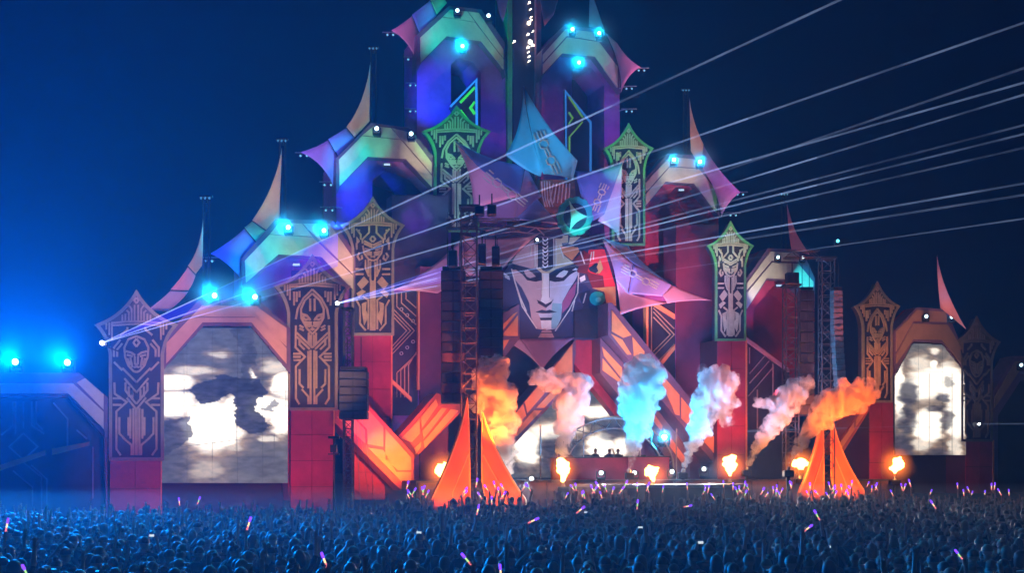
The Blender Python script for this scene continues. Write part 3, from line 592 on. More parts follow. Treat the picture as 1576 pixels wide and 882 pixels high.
# ================================================================== CENTRAL MASK MURAL
t = thing('face_mural', Pl(840, 63).loc(840), 'giant stylised mask face mural in lavender and navy at the stage centre', 'mural')
P_FC = Pl(840, 62.8); K = lambda p: (760 + p[0] / 4.64, 350 + p[1] / 4.64)
def col(n, c): return mat('paint_' + n, c, .55, .1, 2)
NV = col('navy', (.035, .04, .12)); MV = col('mauve', (.4, .29, .34)); LV = col('lavender', (.45, .49, .64)); LL = col('pale_lavender', (.6, .64, .72))
CRM = col('cream', (.52, .44, .32)); ORG = col('orange', (.6, .2, .08)); MGN = col('magenta', (.36, .09, .22)); MRN = col('maroon', (.16, .015, .03)); RD = col('red', (.6, .03, .05)); GD = col('ochre', (.5, .33, .14)); SH = col('shade_line', (.02, .022, .055)); SKY = col('sky', (.22, .4, .5)); WHT = col('white', (.6, .58, .6))
def lay(nm, pts, d, m): return prism(nm, P_FC, [K(p) for p in pts], d, d + .25 if d < .02 else .05, m, t)
lay('mural_board', [(55, 340), (200, 150), (300, 30), (450, 20), (600, 60), (700, 100), (800, 150), (875, 430), (880, 580), (820, 800), (190, 805), (180, 560), (58, 600)], 0, NV)
lay('forehead', [(130, 252), (165, 190), (230, 130), (300, 72), (304, 290), (262, 292), (150, 262)], .03, MV)
lay('forehead', [(440, 72), (480, 80), (500, 200), (575, 258), (500, 280), (432, 300)], .03, CRM)
lay('brow_band', [(306, 70), (434, 70), (434, 288), (400, 310), (345, 310), (306, 290)], .045, SH)
lay('cheek', [(130, 300), (160, 285), (200, 300), (300, 330), (345, 350), (345, 520), (310, 540), (375, 575), (375, 735), (310, 725), (270, 650), (255, 540), (200, 430), (150, 370)], .03, MV)
lay('cheek', [(603, 288), (540, 300), (440, 340), (400, 360), (400, 520), (420, 530), (376, 575), (376, 735), (445, 725), (480, 650), (490, 530), (540, 440), (580, 380), (605, 330)], .03, LV)
lay('cheek_shade', [(420, 540), (485, 545), (478, 650), (445, 722), (412, 724), (412, 600)], .05, SKY)
lay('cheek_patch', [(592, 385), (580, 480), (540, 560), (492, 612), (487, 545), (530, 462)], .05, MGN)
lay('nose', [(345, 322), (395, 322), (395, 498), (412, 528), (372, 548), (335, 525), (348, 480)], .07, LL)
lay('eye_line', [(128, 302), (146, 268), (230, 290), (300, 318), (340, 335), (345, 378), (300, 388), (240, 378), (205, 335), (160, 302)], .055, SH)
lay('eye_line', [(608, 282), (575, 262), (500, 292), (400, 338), (397, 380), (440, 390), (500, 382), (545, 338), (590, 312)], .055, SH)
lay('eye', [(215, 312), (242, 302), (275, 325), (300, 351), (260, 362), (235, 350)], .08, MV)
lay('eye', [(532, 312), (502, 306), (470, 325), (444, 352), (490, 359), (516, 340)], .08, LL)
lay('lid_line', [(560, 306), (585, 290), (600, 300), (590, 306)], .08, LL)
lay('brow_ornament', [(304, 292), (330, 284), (350, 308), (372, 316), (398, 308), (430, 284), (442, 300), (398, 326), (345, 326)], .09, CRM)
lay('nostril', [(308, 518), (345, 535), (372, 556), (410, 533), (428, 512), (408, 548), (372, 574), (330, 548)], .09, SH)
lay('mouth', [(298, 605), (345, 588), (372, 596), (398, 588), (452, 605), (398, 613), (345, 613)], .06, SH)
lay('lower_lip', [(318, 616), (430, 616), (410, 645), (332, 645)], .05, LV)
lay('chin_line', [(328, 646), (418, 646), (412, 662), (336, 662)], .06, SH)
lay('chin', [(336, 666), (410, 666), (410, 726), (342, 726)], .06, LL)
lay('neck', [(345, 738), (410, 738), (432, 788), (318, 788)], .03, MV)
lay('neck_line', [(332, 752), (422, 752), (424, 757), (330, 757)], .05, SH)
lay('feather', [(460, 136), (600, 140), (612, 170), (560, 236), (500, 190)], .045, ORG)
lay('feather', [(458, 62), (530, 56), (530, 108), (470, 114)], .045, CRM)
lay('feather', [(545, 70), (620, 66), (560, 120), (536, 118)], .05, CRM)
lay('hair', [(565, 240), (640, 165), (700, 200), (665, 330), (600, 322)], .05, MRN)
lay('red_mask', [(680, 160), (790, 156), (868, 420), (705, 432), (655, 300)], .03, RD)
lay('red_mask_shade', [(655, 305), (700, 330), (780, 345), (790, 425), (705, 430)], .06, MRN)
lay('red_mask_eye', [(678, 292), (735, 252), (782, 300), (742, 332), (690, 312)], .09, SH)
lay('red_mask_eye', [(736, 284), (760, 226), (782, 296), (757, 327), (728, 330), (748, 310)], .12, GD)
lay('red_mask_chin', [(705, 434), (868, 422), (874, 560), (806, 545), (790, 460)], .03, GD)
lay('dark_mass', [(600, 475), (690, 445), (690, 560), (818, 560), (822, 790), (548, 790), (640, 560)], .02, SH)
lay('teal_medallion', [(740 + 56 * math.cos(R(24 * k)), 508 + 50 * math.sin(R(24 * k))) for k in range(15)], .06, TEAL)
lay('teal_medallion_eye', [(748 + 20 * math.cos(R(40 * k)), 516 + 18 * math.sin(R(40 * k))) for k in range(9)], .1, TEALL)
lay('ear', [(72, 322), (110, 350), (116, 376), (84, 362)], .03, LV)
lay('ear', [(612, 360), (650, 340), (655, 375), (622, 392)], .03, LL)
relief('outline_lines', P_FC, [[K(p) for p in l] for l in ([(128, 296), (155, 400), (205, 565), (308, 722)], [(150, 380), (190, 500), (235, 600)], [(607, 322), (600, 470), (540, 590), (440, 740)], [(310, 80), (310, 290)], [(430, 80), (430, 290)], [(445, 90), (445, 280)], [(296, 100), (296, 280)], [(265, 130), (265, 200)], [(352, 345), (345, 480)], [(470, 130), (500, 220)], [(620, 170), (650, 260)], [(700, 175), (690, 240)], [(715, 170), (712, 230)], [(660, 470), (640, 540)], [(580, 520), (560, 600)])], 1.3, .11, .06, WHT, t)
bm = bmesh.new()
for k in range(8):
    y = 82 + 27 * k
    for q in strip2d([K(p) for p in ((352, y - 8), (354, y + 6), (369, y + 15), (384, y + 6), (386, y - 8))], 1.3): add_prism(bm, [P_FC.pt(p[0], p[1], .11) for p in q], -P_FC.n * .06)
frombm('chain_relief', bm, LL, t)
# upper head piece behind the emblem
t2 = thing('mask_headpiece', Pl(850, 62).loc(850), 'brown striped headpiece behind the round emblem', 'mural')
P_HP = Pl(850, 61.6)
prism('headpiece_board', P_HP, [(831, 276), (884, 276), (888, 330), (842, 331), (832, 305)], 0, .3, col('umber', (.2, .1, .07)), t2)
relief('headpiece_lines', P_HP, [[(834 + 4 * k, 279), (835 + 4 * k, 300 + 3 * (k % 3)), (839 + 4 * k, 318)] for k in range(4)] + [[(852 + 5 * k, 282), (846 + 6 * k, 312)] for k in range(6)], 1.6, .05, .08, LL, t2)
prism('headpiece_brim', P_HP, [(742, 352), (800, 343), (866, 348), (866, 366), (800, 362), (742, 366)], .1, .3, col('navy', (.035, .04, .12)), t2)
relief('headpiece_lines', P_HP, [[(748, 356), (775, 349), (800, 354)], [(752, 362), (790, 356), (826, 360)], [(800, 347), (840, 352), (862, 350)], [(812, 358), (826, 350), (838, 362)]], 1.8, .15, .1, MV, t2)

# ================================================================== CHEVRON BANDS AND CENTRAL ARCH
P_CH = Pl(600, 53.0)
def band(name, label, pl, outline, panels, d=0, depth=1.4, pm=WARMLIT, rim=TRIM, group='orange zigzag arches'):
    t = thing(name, pl.loc(sum(p[0] for p in outline) / len(outline)), label, 'stage arch', group)
    prism('arch_rim', pl, outline, d, depth, rim, t)
    for p in panels: prism('arch_panel', pl, p, d + .07, .1, pm, t)
    return t
PINK = mat('pink_rim', (.46, .1, .07), .5, .1, 2)
band('zigzag_arch', 'bright orange zigzag arch descending from the small speaker hang', P_CH,
     [(514, 632), (566, 622), (637, 700), (637, 768), (630, 768), (514, 650)],
     [[(519, 642), (540, 639), (562, 662), (562, 683)], [(543, 638), (566, 630), (590, 657), (590, 688), (566, 684), (565, 661)], [(593, 660), (633, 705), (633, 724), (612, 724), (593, 706)], [(566, 689), (590, 693), (610, 727), (633, 727), (633, 757)]], rim=PINK)
band('zigzag_arch', 'orange zigzag arch rising towards the tall loudspeaker hang', Pl(660, 54.5),
     [(613, 672), (672, 605), (714, 622), (712, 632), (637, 707)],
     [[(618, 675), (646, 644), (646, 668), (634, 681)], [(648, 642), (671, 614), (674, 624), (649, 660)], [(638, 690), (648, 680), (648, 688), (640, 700)], [(650, 664), (680, 628), (688, 629), (652, 676)], [(652, 680), (694, 630), (706, 632), (654, 690)]], rim=PINK)
P_AR = Pl(900, 64.0)
band('center_arch_leg', 'orange arch leg descending behind the first smoke plumes', P_AR,
     [(886, 522), (886, 545), (880, 590), (786, 690), (770, 690), (770, 664), (838, 580)],
     [[(881, 530), (881, 580), (862, 586), (842, 580)], [(838, 584), (838, 606), (812, 636), (808, 618)], [(805, 622), (810, 640), (792, 660), (792, 640)], [(860, 590), (876, 588), (838, 628), (826, 628)], [(822, 632), (834, 632), (796, 672), (790, 668)]], rim=TRIM)
band('center_arch_leg', 'short peach arch leg left of the giant mask', P_AR,
     [(768, 486), (799, 468), (800, 521), (768, 560)],
     [[(771, 503), (791, 483), (797, 480), (771, 512)], [(772, 517), (797, 486), (797, 517)], [(771, 524), (784, 523), (771, 545)]], d=.4)
band('center_arch_leg', 'long peach arch leg falling from the mask to the flame at stage level', P_AR,
     [(936, 466), (942, 466), (1112, 674), (1112, 720), (1104, 720), (936, 516)],
     [[(942, 478), (972, 516), (960, 520), (942, 510)], [(941, 514), (958, 523), (972, 546), (966, 546)], [(974, 519), (992, 541), (992, 562), (976, 548)], [(994, 545), (1018, 574), (1016, 588), (994, 566)], [(1020, 578), (1046, 608), (1046, 640), (1040, 638), (1020, 592)], [(1049, 612), (1082, 652), (1082, 676), (1049, 644)], [(1085, 656), (1108, 684), (1108, 708), (1085, 681)]], d=1.5, rim=TRIM)
band('center_arch_leg', 'inner orange arch leg with red reveal under the dark block', P_AR,
     [(924, 520), (968, 568), (1010, 628), (1062, 700), (1062, 735), (1046, 735), (985, 650), (924, 574)],
     [[(927, 534), (957, 566), (957, 582), (930, 548)], [(928, 552), (956, 586), (956, 590), (928, 570)], [(960, 571), (990, 612), (990, 640), (960, 590)], [(993, 618), (1020, 656), (1018, 664), (994, 632)], [(1022, 660), (1056, 706), (1056, 722), (1022, 674)]], d=.8, rim=TRIM)
t = thing('dark_block', P_AR.loc(905), 'dark block with crimson reveal under the red mural', 'stage block')
prism('block', P_AR, [(884, 520), (884, 478), (938, 470), (938, 516), (926, 522)], .2, 2.0, DARK, t)
prism('reveal', P_AR, [(899, 518), (926, 520), (926, 574), (958, 640), (946, 640), (884, 560), (884, 522)], -.3, .6, REDW, t)

# ================================================================== DECK, BOOTH, CANOPY
P_DK = Pl(900, 55.0); ZD = 2.7
def W(pl, px, z, d=0): v = pl.loc(px, d); v.z = z; return v
t = thing('stage_deck', P_DK.loc(1000), 'long dark stage deck carrying the booth and the flame machines', 'stage deck')
bm = bmesh.new(); add_prism(bm, [W(P_DK, 640, 0), W(P_DK, 1400, 0), W(P_DK, 1400, ZD), W(P_DK, 640, ZD)], -P_DK.n * 12)
frombm('deck_block', bm, mat('deck_black', (.03, .026, .03), .5, .2, 2), t)
PLANK = mat('deck_fascia', (.12, .06, .05), .6, .2, 2)
for i in range(19):
    x0 = 645 + i * 39.5
    bm = bmesh.new(); add_prism(bm, [W(P_DK, x0, .3, .06), W(P_DK, x0 + 37.5, .3, .06), W(P_DK, x0 + 37.5, ZD - .12, .06), W(P_DK, x0, ZD - .12, .06)], -P_DK.n * .05)
    frombm('fascia_board', bm, PLANK, t)
t = thing('runway', P_DK.loc(985), 'rounded runway stage with pale lit edge in front of the booth', 'stage deck')
c = W(P_DK, 1000, 0, -.5); bm = bmesh.new(); ring = [Vector((c.x + 5.2 * math.cos(R(10 * k)), c.y + 5.2 * math.sin(R(10 * k)), 2.35)) for k in range(36)]
add_prism(bm, ring, Vector((0, 0, -2.3))); frombm('runway_block', bm, PLANK, t)
bm = bmesh.new(); add_prism(bm, [Vector((c.x + 5.3 * math.cos(R(10 * k)), c.y + 5.3 * math.sin(R(10 * k)), 2.5)) for k in range(36)], Vector((0, 0, -.14))); frombm('runway_edge', bm, mat('runway_edge', (.22, .2, .2), .5), t)
P_DJ = Pl(960, 60.0)
t = thing('dj_booth', P_DJ.loc(955), 'crimson booth front at the middle of the stage', 'booth')
prism('booth_front', P_DJ, [(862, 741), (862, 706), (965, 704), (965, 741)], 0, 1.2, REDW, t)
prism('booth_front', P_DJ, [(966.5, 741), (966.5, 704), (1030, 704), (1030, 741)], .05, 1.2, REDW, t)
prism('booth_top', P_DJ, [(860, 706), (860, 704.4), (1032, 702.4), (1032, 704)], .12, 1.4, BLACK, t)
for x, wd in ((878, 9), (905, 7), (918, 10), (940, 8), (956, 7), (990, 9)):
    prism('mixer', P_DJ, [(x - wd / 2, 703.5), (x - wd / 2 + 1, 700.5), (x + wd / 2 - 1, 700.5), (x + wd / 2, 703.5)], -.3, .5, BLACK, t)
t = thing('dome_canopy', P_DJ.loc(945), 'arched metal truss dome over the booth', 'canopy')
P_DM = Pl(945, 61.0)
for rad_, yy in ((1.0, 0), (.8, 6)):
    for dd in (0.6, -.6):
        bm = bmesh.new()
        arc = [(945 + 92 * rad_ * math.cos(R(a)), 722 - 78 * rad_ * math.sin(R(a))) for a in range(0, 181, 10)]
        for p, q in zip(arc, arc[1:]):
            add_bar(bm, P_DM.pt(*p, dd), P_DM.pt(*q, dd), .05, 5)
        frombm('arch_rib', bm, ALU, t)
bm = bmesh.new()
for k in range(18):
    a, b = R(k * 10), R(k * 10 + 10); r1, r2 = (1.0, .8) if k % 2 else (.8, 1.0)
    for dd in (.6, -.6):
        add_bar(bm, P_DM.pt(945 + 92 * r1 * math.cos(a), 722 - 78 * r1 * math.sin(a), dd), P_DM.pt(945 + 92 * r2 * math.cos(b), 722 - 78 * r2 * math.sin(b), dd), .03, 4)
    add_bar(bm, P_DM.pt(945 + 92 * math.cos(a), 722 - 78 * math.sin(a), .6), P_DM.pt(945 + 92 * math.cos(a), 722 - 78 * math.sin(a), -.6), .03, 4)
frombm('bracing', bm, ALU, t)
for x, y0 in ((832, 655), (898, 640), (1041, 660), (985, 655)):
    bm = bmesh.new(); add_bar(bm, P_DM.pt(x, 738, .8), P_DM.pt(x, y0, .8), .04, 6); add_bar(bm, P_DM.pt(x, y0, .8), P_DM.pt(x, y0, -.6), .04, 6); frombm('post', bm, ALU, t)

# ================================================================== VIDEO SCREENS
def vscreen(parent, pl, poly, fn, d, nx, ny, tilesx, tilesy, strength):
    xs = [p[0] for p in poly]; ys = [p[1] for p in poly]; x0, x1, y0, y1 = min(xs), max(xs), min(ys), max(ys)
    m = bpy.data.materials.get('led_screen_%.1f' % strength)
    if not m:
        m = bpy.data.materials.new('led_screen_%.1f' % strength); m.use_nodes = True; n = m.node_tree.nodes; n.clear()
        o = n.new('ShaderNodeOutputMaterial'); e = n.new('ShaderNodeEmission'); a = n.new('ShaderNodeAttribute'); a.attribute_name = 'Col'
        m.node_tree.links.new(a.outputs[0], e.inputs[0]); e.inputs[1].default_value = strength; m.node_tree.links.new(e.outputs[0], o.inputs[0])
    def inside(x, y):
        c = False; k = len(poly)
        for i in range(k):
            (xa, ya), (xb, yb) = poly[i], poly[i - 1]
            if (ya > y) != (yb > y) and x < (xb - xa) * (y - ya) / (yb - ya) + xa: c = not c
        return c
    prism('screen_case', pl, poly, d - .04, .3, BLACK, parent)
    for ty in range(tilesy):
        for tx in range(tilesx):
            bm = bmesh.new(); g = .0
            ua, ub = x0 + (x1 - x0) * tx / tilesx, x0 + (x1 - x0) * (tx + 1) / tilesx; va, vb = y0 + (y1 - y0) * ty / tilesy, y0 + (y1 - y0) * (ty + 1) / tilesy
            gr = [[None] * (nx + 1) for _ in range(ny + 1)]
            px = [[(ua + .12 + (ub - ua - .24) * i / nx, va + .12 + (vb - va - .24) * j / ny) for i in range(nx + 1)] for j in range(ny + 1)]
            cells = []
            for j in range(ny):
                for i in range(nx):
                    if inside((px[j][i][0] + px[j+1][i+1][0]) / 2, (px[j][i][1] + px[j+1][i+1][1]) / 2): cells.append((i, j))
            if not cells: bm.free(); continue
            lay_ = bm.verts.layers.float_color.new('Col')
            for i, j in cells:
                q = []
                for (a, b) in ((i, j), (i, j + 1), (i + 1, j + 1), (i + 1, j)):
                    if gr[b][a] is None:
                        v = bm.verts.new(pl.pt(*px[b][a], d)); c = fn(*px[b][a]); v[lay_] = (*c, 1); gr[b][a] = v
                    q.append(gr[b][a])
                bm.faces.new(q)
            frombm('led_tile', bm, m, parent)
def sm(a, b, x):
    t = min(1, max(0, (x - a) / (b - a))); return t * t * (3 - 2 * t)
def ell(x, y, c, e=.35):
    k = math.hypot((x - c[0]) / c[2], (y - c[1]) / c[3]); return 1 - sm(1 - e, 1 + e, k)
def nz(x, y, s, o=4): return noise.fractal(Vector((x * s, y * s, 3.7)), 1.0, 2.0, o)
def mixc(a, b, t): return tuple(p * (1 - t) + q * t for p, q in zip(a, b))
HOT = (1.6, 1.46, 1.25)
def pin(x, y, poly):
    c = False
    for i in range(len(poly)):
        (xa, ya), (xb, yb) = poly[i], poly[i - 1]
        if (ya > y) != (yb > y) and x < (xb - xa) * (y - ya) / (yb - ya) + xa: c = not c
    return c
def picture(x, y, bright, darks, polys, top, low, ymid, sc):
    wx = x + sc * (9 * nz(x * .7, y * 2.6, .03 / sc, 6)); wy = y + sc * (5 * nz(x * .6 + 91, y * 2.4, .04 / sc, 6))
    base = mixc(top, low, sm(ymid - 12 * sc, ymid + 12 * sc, y))
    st = nz(x + .25 * y, y * 3.0, .06 / sc, 5)
    base = tuple(c * (1 + .3 * st) for c in base)
    I = 0; J = 0
    for b in bright: I = max(I, b[4] * ell(wx, wy, b, .5)); J = max(J, b[4] * ell(wx, wy, b, .9))
    c = mixc(base, (.7, .44, .27), min(1, max(0, J * (1.1 + 1.0 * st)))); c = mixc(c, HOT, sm(.2, 1.0, I))
    D = 0
    for b in darks: D = max(D, b[4] * ell(wx, wy, b, .3))
    for p, k in polys:
        if pin(wx, wy, p): D = max(D, k)
    return mixc(c, tuple(q * (1 + .6 * st) for q in (.05, .05, .085)), D)
CC = lambda l: [(240 + a / 3.267, 490 + b / 3.267, rx / 3.267, ry / 3.267, s) for a, b, rx, ry, s in l]
BR1 = CC([(80, 320, 110, 40, 1), (80, 430, 130, 62, 1.1), (280, 540, 140, 125, 1.3), (370, 470, 40, 80, .9), (570, 455, 130, 62, 1.2), (650, 340, 60, 60, 1.1), (635, 520, 60, 75, 1.1), (310, 180, 60, 22, .5), (250, 760, 110, 60, .4), (610, 250, 90, 36, .55), (490, 290, 12, 40, 1), (560, 605, 60, 12, .6), (180, 265, 120, 24, .55), (380, 650, 60, 30, .5)])
PY1 = [([(240 + a / 3.267, 490 + b / 3.267) for a, b in q], k) for q, k in (([(140, 360), (230, 315), (330, 278), (400, 300), (480, 300), (520, 310), (580, 368), (545, 400), (500, 418), (480, 440), (530, 500), (575, 545), (540, 575), (450, 580), (400, 520), (388, 430), (380, 370), (330, 400), (300, 425), (240, 432), (190, 395)], .95), ([(36, 515), (170, 488), (178, 600), (150, 640), (30, 690)], .8), ([(378, 40), (500, 50), (510, 210), (480, 330), (430, 300), (440, 200)], .55), ([(520, 450), (560, 440), (610, 405), (615, 425), (590, 460), (540, 455)], .7))]
DK1 = CC([(100, 760, 90, 100, .5), (550, 740, 130, 60, .3)])
def pic1(x, y):
    c = picture(x, y, BR1, DK1, PY1, (.13, .125, .155), (.18, .16, .165), 668, 1)
    for (ax, ay, bx, by) in ((282, 540, 284, 640), (262, 690, 330, 682), (330, 682, 440, 668), (364, 648, 364, 700), (327, 682, 327, 708), (422, 668, 422, 710), (440, 600, 441, 700), (250, 602, 300, 602), (420, 604, 443, 603)):
        L2 = (bx - ax) ** 2 + (by - ay) ** 2; tt = min(1, max(0, ((x - ax) * (bx - ax) + (y - ay) * (by - ay)) / L2)); dd = math.hypot(x - ax - tt * (bx - ax), y - ay - tt * (by - ay))
        if dd < .9: c = mixc(c, (.12, .1, .1), .7 * (1 - dd / .9))
    return c
vs = thing('video_screen', P_LW.loc(345), 'large eight-sided video screen showing white-hot blurred footage', 'video screen', 'stage video screens')
vscreen(vs, P_LW, [(249, 572), (311, 505), (387, 505), (443, 572), (443, 744), (249, 744)], pic1, .16, 26, 27, 5, 6, .95)
BR2 = [(1383, 600, 10, 52, 1), (1418, 598, 40, 20, .9), (1462, 590, 22, 30, 1.1), (1428, 655, 24, 26, 1.15), (1472, 640, 18, 40, 1), (1440, 578, 40, 14, .9), (1436, 562, 6, 8, 1), (1415, 560, 20, 14, .6), (1418, 685, 16, 14, .6), (1470, 690, 12, 20, .6), (1436, 540, 10, 6, .7)]
DK2 = [(1398, 605, 15, 20, .9), (1440, 629, 16, 5, .8), (1456, 646, 9, 18, .8), (1396, 648, 16, 22, .8), (1453, 612, 12, 5, .9), (1459, 588, 7, 9, .6), (1385, 690, 22, 22, .75), (1446, 700, 22, 10, .6), (1390, 560, 12, 8, .3)]
def pic2(x, y):
    c = picture(x, y, BR2, DK2, [], (.17, .16, .16), (.1, .08, .08), 675, .62)
    for X in (1388, 1430, 1441, 1465):
        if abs(x - X) < .6 and y > 575: c = mixc(c, (.1, .08, .08), .5)
    return c
vs = thing('video_screen', P_RW.loc(1432), 'smaller far video screen with bright white patches', 'video screen', 'stage video screens')
vscreen(vs, P_RW, [(1377, 581), (1405, 529), (1450, 530.5), (1484, 573), (1487, 701), (1378, 701)], pic2, .16, 22, 26, 3, 4, .95)
BR3 = [(812, 690, 22, 26, 1.2), (850, 665, 40, 14, .8), (915, 634, 30, 9, 1), (924, 688, 20, 20, 1.3), (870, 640, 12, 10, .8), (955, 690, 14, 16, .9), (890, 660, 14, 8, .6), (800, 660, 14, 14, .8)]
DK3 = [(850, 700, 22, 30, .85), (895, 648, 12, 8, .8), (940, 665, 20, 14, .7), (880, 690, 14, 14, .7), (800, 720, 30, 8, .6)]
def pic3(x, y): return picture(x, y, BR3, DK3, [], (.12, .12, .14), (.1, .09, .09), 705, .6)
vs = thing('video_screen', Pl(880, 65).loc(880), 'triangular video backdrop under the central arch behind the booth', 'video screen', 'stage video screens')
vscreen(vs, Pl(880, 65.6), [(788, 736), (788, 668), (846, 606), (900, 600), (950, 622), (986, 670), (1000, 736)], pic3, 0, 20, 20, 5, 3, .95)

# ================================================================== NEON LINE WORK on the top towers
NB = emis('neon_blue', (.03, .28, 1), 1.1); NG = emis('neon_green', (.05, .8, .08), .9)
t = thing('neon_sign', P_T.loc(715), 'blue and green neon triangle on the nearer top tower', 'neon sign', 'neon line signs')
P_N = Pl(710, 65.0)
prism('neon_board', P_N, [(692, 166), (736, 119), (738, 330), (734, 330), (728, 240), (700, 180)], -.15, .15, mat('neon_board', (.08, .04, .1)), t)
relief('neon_tube', P_N, [[(694, 163), (733.5, 122), (735.5, 330)]], 3.2, .05, .1, NB, t)
relief('neon_tube', P_N, [[(709, 157), (731, 134)]], 4, .05, .1, NG, t)
relief('neon_tube', P_N, [[(708.5, 169), (731.5, 199)], [(731, 156), (724.5, 165), (731.5, 175)]], 3.6, .05, .1, NG, t)
t = thing('neon_sign', P_TR.loc(890), 'slim blue and yellow neon outline on the farther top tower', 'neon sign', 'neon line signs')
P_N = Pl(895, 68.0)
prism('neon_board', P_N, [(869, 138), (911, 187), (911, 330), (871, 330)], -.2, .15, mat('neon_board', (.08, .04, .1)), t)
relief('neon_tube', P_N, [[(873, 330), (871, 140), (909.5, 188), (909.5, 330)]], 2.4, .05, .1, emis('neon_dim_blue', (.05, .25, .8), .6), t)
relief('neon_tube', P_N, [[(876, 148), (897.5, 180)], [(897, 187), (877, 210), (877, 260)], [(876, 172), (882, 181), (876, 190)]], 1.8, .05, .1, emis('neon_dim_green', (.2, .5, .06), .5), t)

# ================================================================== TRUSS TOWERS, LOUDSPEAKERS, FINS
def lattice(bm, a, b, s, step, r=.035, rb=.018):
    a = Vector(a); b = Vector(b); h = b.z - a.z; n = max(1, int(round(h / step))); st = h / n
    cs = [(-s, -s), (s, -s), (s, s), (-s, s)]
    for i in range(n):
        z = a.z + i * st
        for k in range(4):
            p, q = cs[k], cs[(k + 1) % 4]
            if i % 2: p, q = q, p
            add_bar(bm, (a.x + p[0], a.y + p[1], z), (a.x + q[0], a.y + q[1], z + st), rb, 4)
            add_bar(bm, (a.x + p[0], a.y + p[1], z), (a.x + q[0], a.y + q[1], z), rb, 4)
def truss(label, px, Y, ytop, s, step=.6, m=ALU, zb=0.0):
    top = at(px, ytop, Y); base = Vector((top.x, Y, zb))
    t = thing('truss_tower', base, label, 'truss tower', 'lattice truss towers')
    for dx in (-s, s):
        for dy in (-s, s):
            bm = bmesh.new(); add_bar(bm, base + Vector((dx, dy, 0)), top + Vector((dx, dy, 0)), .04, 6); frombm('chord', bm, m, t)
    bm = bmesh.new(); lattice(bm, base, top, s, step); frombm('bracing', bm, m, t)
    bm = bmesh.new(); add_box(bm, top + Vector((0, 0, .06)), s * 2.6, s * 2.6, .12); frombm('head_block', bm, BLACK, t)
    bm = bmesh.new(); add_box(bm, base + Vector((0, 0, .05)), s * 3.4, s * 3.4, .1); frombm('base_plate', bm, BLACK, t)
    return t
DKT = mat('dark_truss', (.1, .095, .11), .45, .2, 6, 0, .5)
truss('dark lattice truss tower between the two tall loudspeaker hangs', 722, 48.6, 322, .36, .7, DKT)
truss('slim truss tower holding the small speaker hang beside the crimson plinth', 536, 49.2, 478, .2, .4, DKT)
truss('far truss tower standing in the smaller pair of orange fins', 1272, 60.5, 400, .36, .7, DKT)
truss('dark lattice column next to the far loudspeaker hang', 1217, 61.5, 442, .38, .6, DKT)
def cabinet_mesh(wd, h, dp, m1, m2):
    bm = bmesh.new(); add_box(bm, (0, 0, 0), wd, dp, h * .94)
    bmesh.ops.bevel(bm, geom=[e for e in bm.edges], offset=.02, segments=1, affect='EDGES')
    me = bpy.data.meshes.new('cabinet'); bm.to_mesh(me); bm.free(); me.materials.append(m1)
    bm = bmesh.new(); add_box(bm, (0, -dp / 2 - .012, 0), wd * .42, .03, h * .78, None)
    bmesh.ops.translate(bm, verts=bm.verts[:], vec=(-wd * .25, 0, 0)); k = len(bm.verts)
    r = add_box(bm, (wd * .25, -dp / 2 - .012, 0), wd * .42, .03, h * .78)
    g = bpy.data.meshes.new('grille'); bm.to_mesh(g); bm.free(); g.materials.append(m2)
    return me, g
def array(label, px, Y, y0, y1, wpx, n, curve=.0, alt=(), rz=-24, group='line array loudspeaker hangs', m1=CAB, m2=GRILLE):
    top = at(px, y0, Y); bot = at(px, y1, Y); wd = wpx * Y / F; h = (top.z - bot.z) / n
    t = thing('speaker_hang', Vector((top.x, Y, bot.z)), label, 'loudspeaker', group)
    me, g = cabinet_mesh(wd, h, .7, m1, m2); me2, g2 = cabinet_mesh(wd, h, .7, SCRIM, SCRIM)
    for i in range(n):
        f = i / max(1, n - 1); z = top.z - h * (i + .5); off = -curve * f * f
        o = bpy.data.objects.new('cabinet', me2 if i in alt else me); COL.objects.link(o); o.parent = t
        o.location = (0, off, z - bot.z); o.rotation_euler = (R(12 * f * (curve > 0)), 0, R(rz + 24))
        q = bpy.data.objects.new('grille', g2 if i in alt else g); COL.objects.link(q); q.parent = o
    bm = bmesh.new(); add_box(bm, Vector((top.x, Y, top.z + .12)), wd * .9, .5, .16)
    for dx in (-.25, .25): add_bar(bm, (top.x + dx * wd, Y, top.z + .15), (top.x + dx * wd, Y, top.z + 1.6), .02, 4)
    frombm('flying_frame', bm, BLACK, t)
    return t
array('tall dark loudspeaker hang on the outer side of the truss tower', 698, 49.6, 418, 622, 37, 13, 0, (8, 11))
array('tall dark loudspeaker hang between truss tower and giant mask', 756, 50.4, 418, 610, 37, 13, 0)
array('short black loudspeaker hang in front of the crimson plinth', 545, 48.4, 572, 646, 43, 6, 0)
array('far loudspeaker hang in front of the second-tier tower', 1240, 62, 448, 640, 22, 12, 0, (7, 8))
array('ribbed slender loudspeaker hang beside the far truss tower', 1287, 59.5, 448, 606, 14, 18, .8, (), -24, 'line array loudspeaker hangs', mat('grey_cabinet', (.12, .11, .12), .5), mat('grey_cabinet', (.12, .11, .12)))
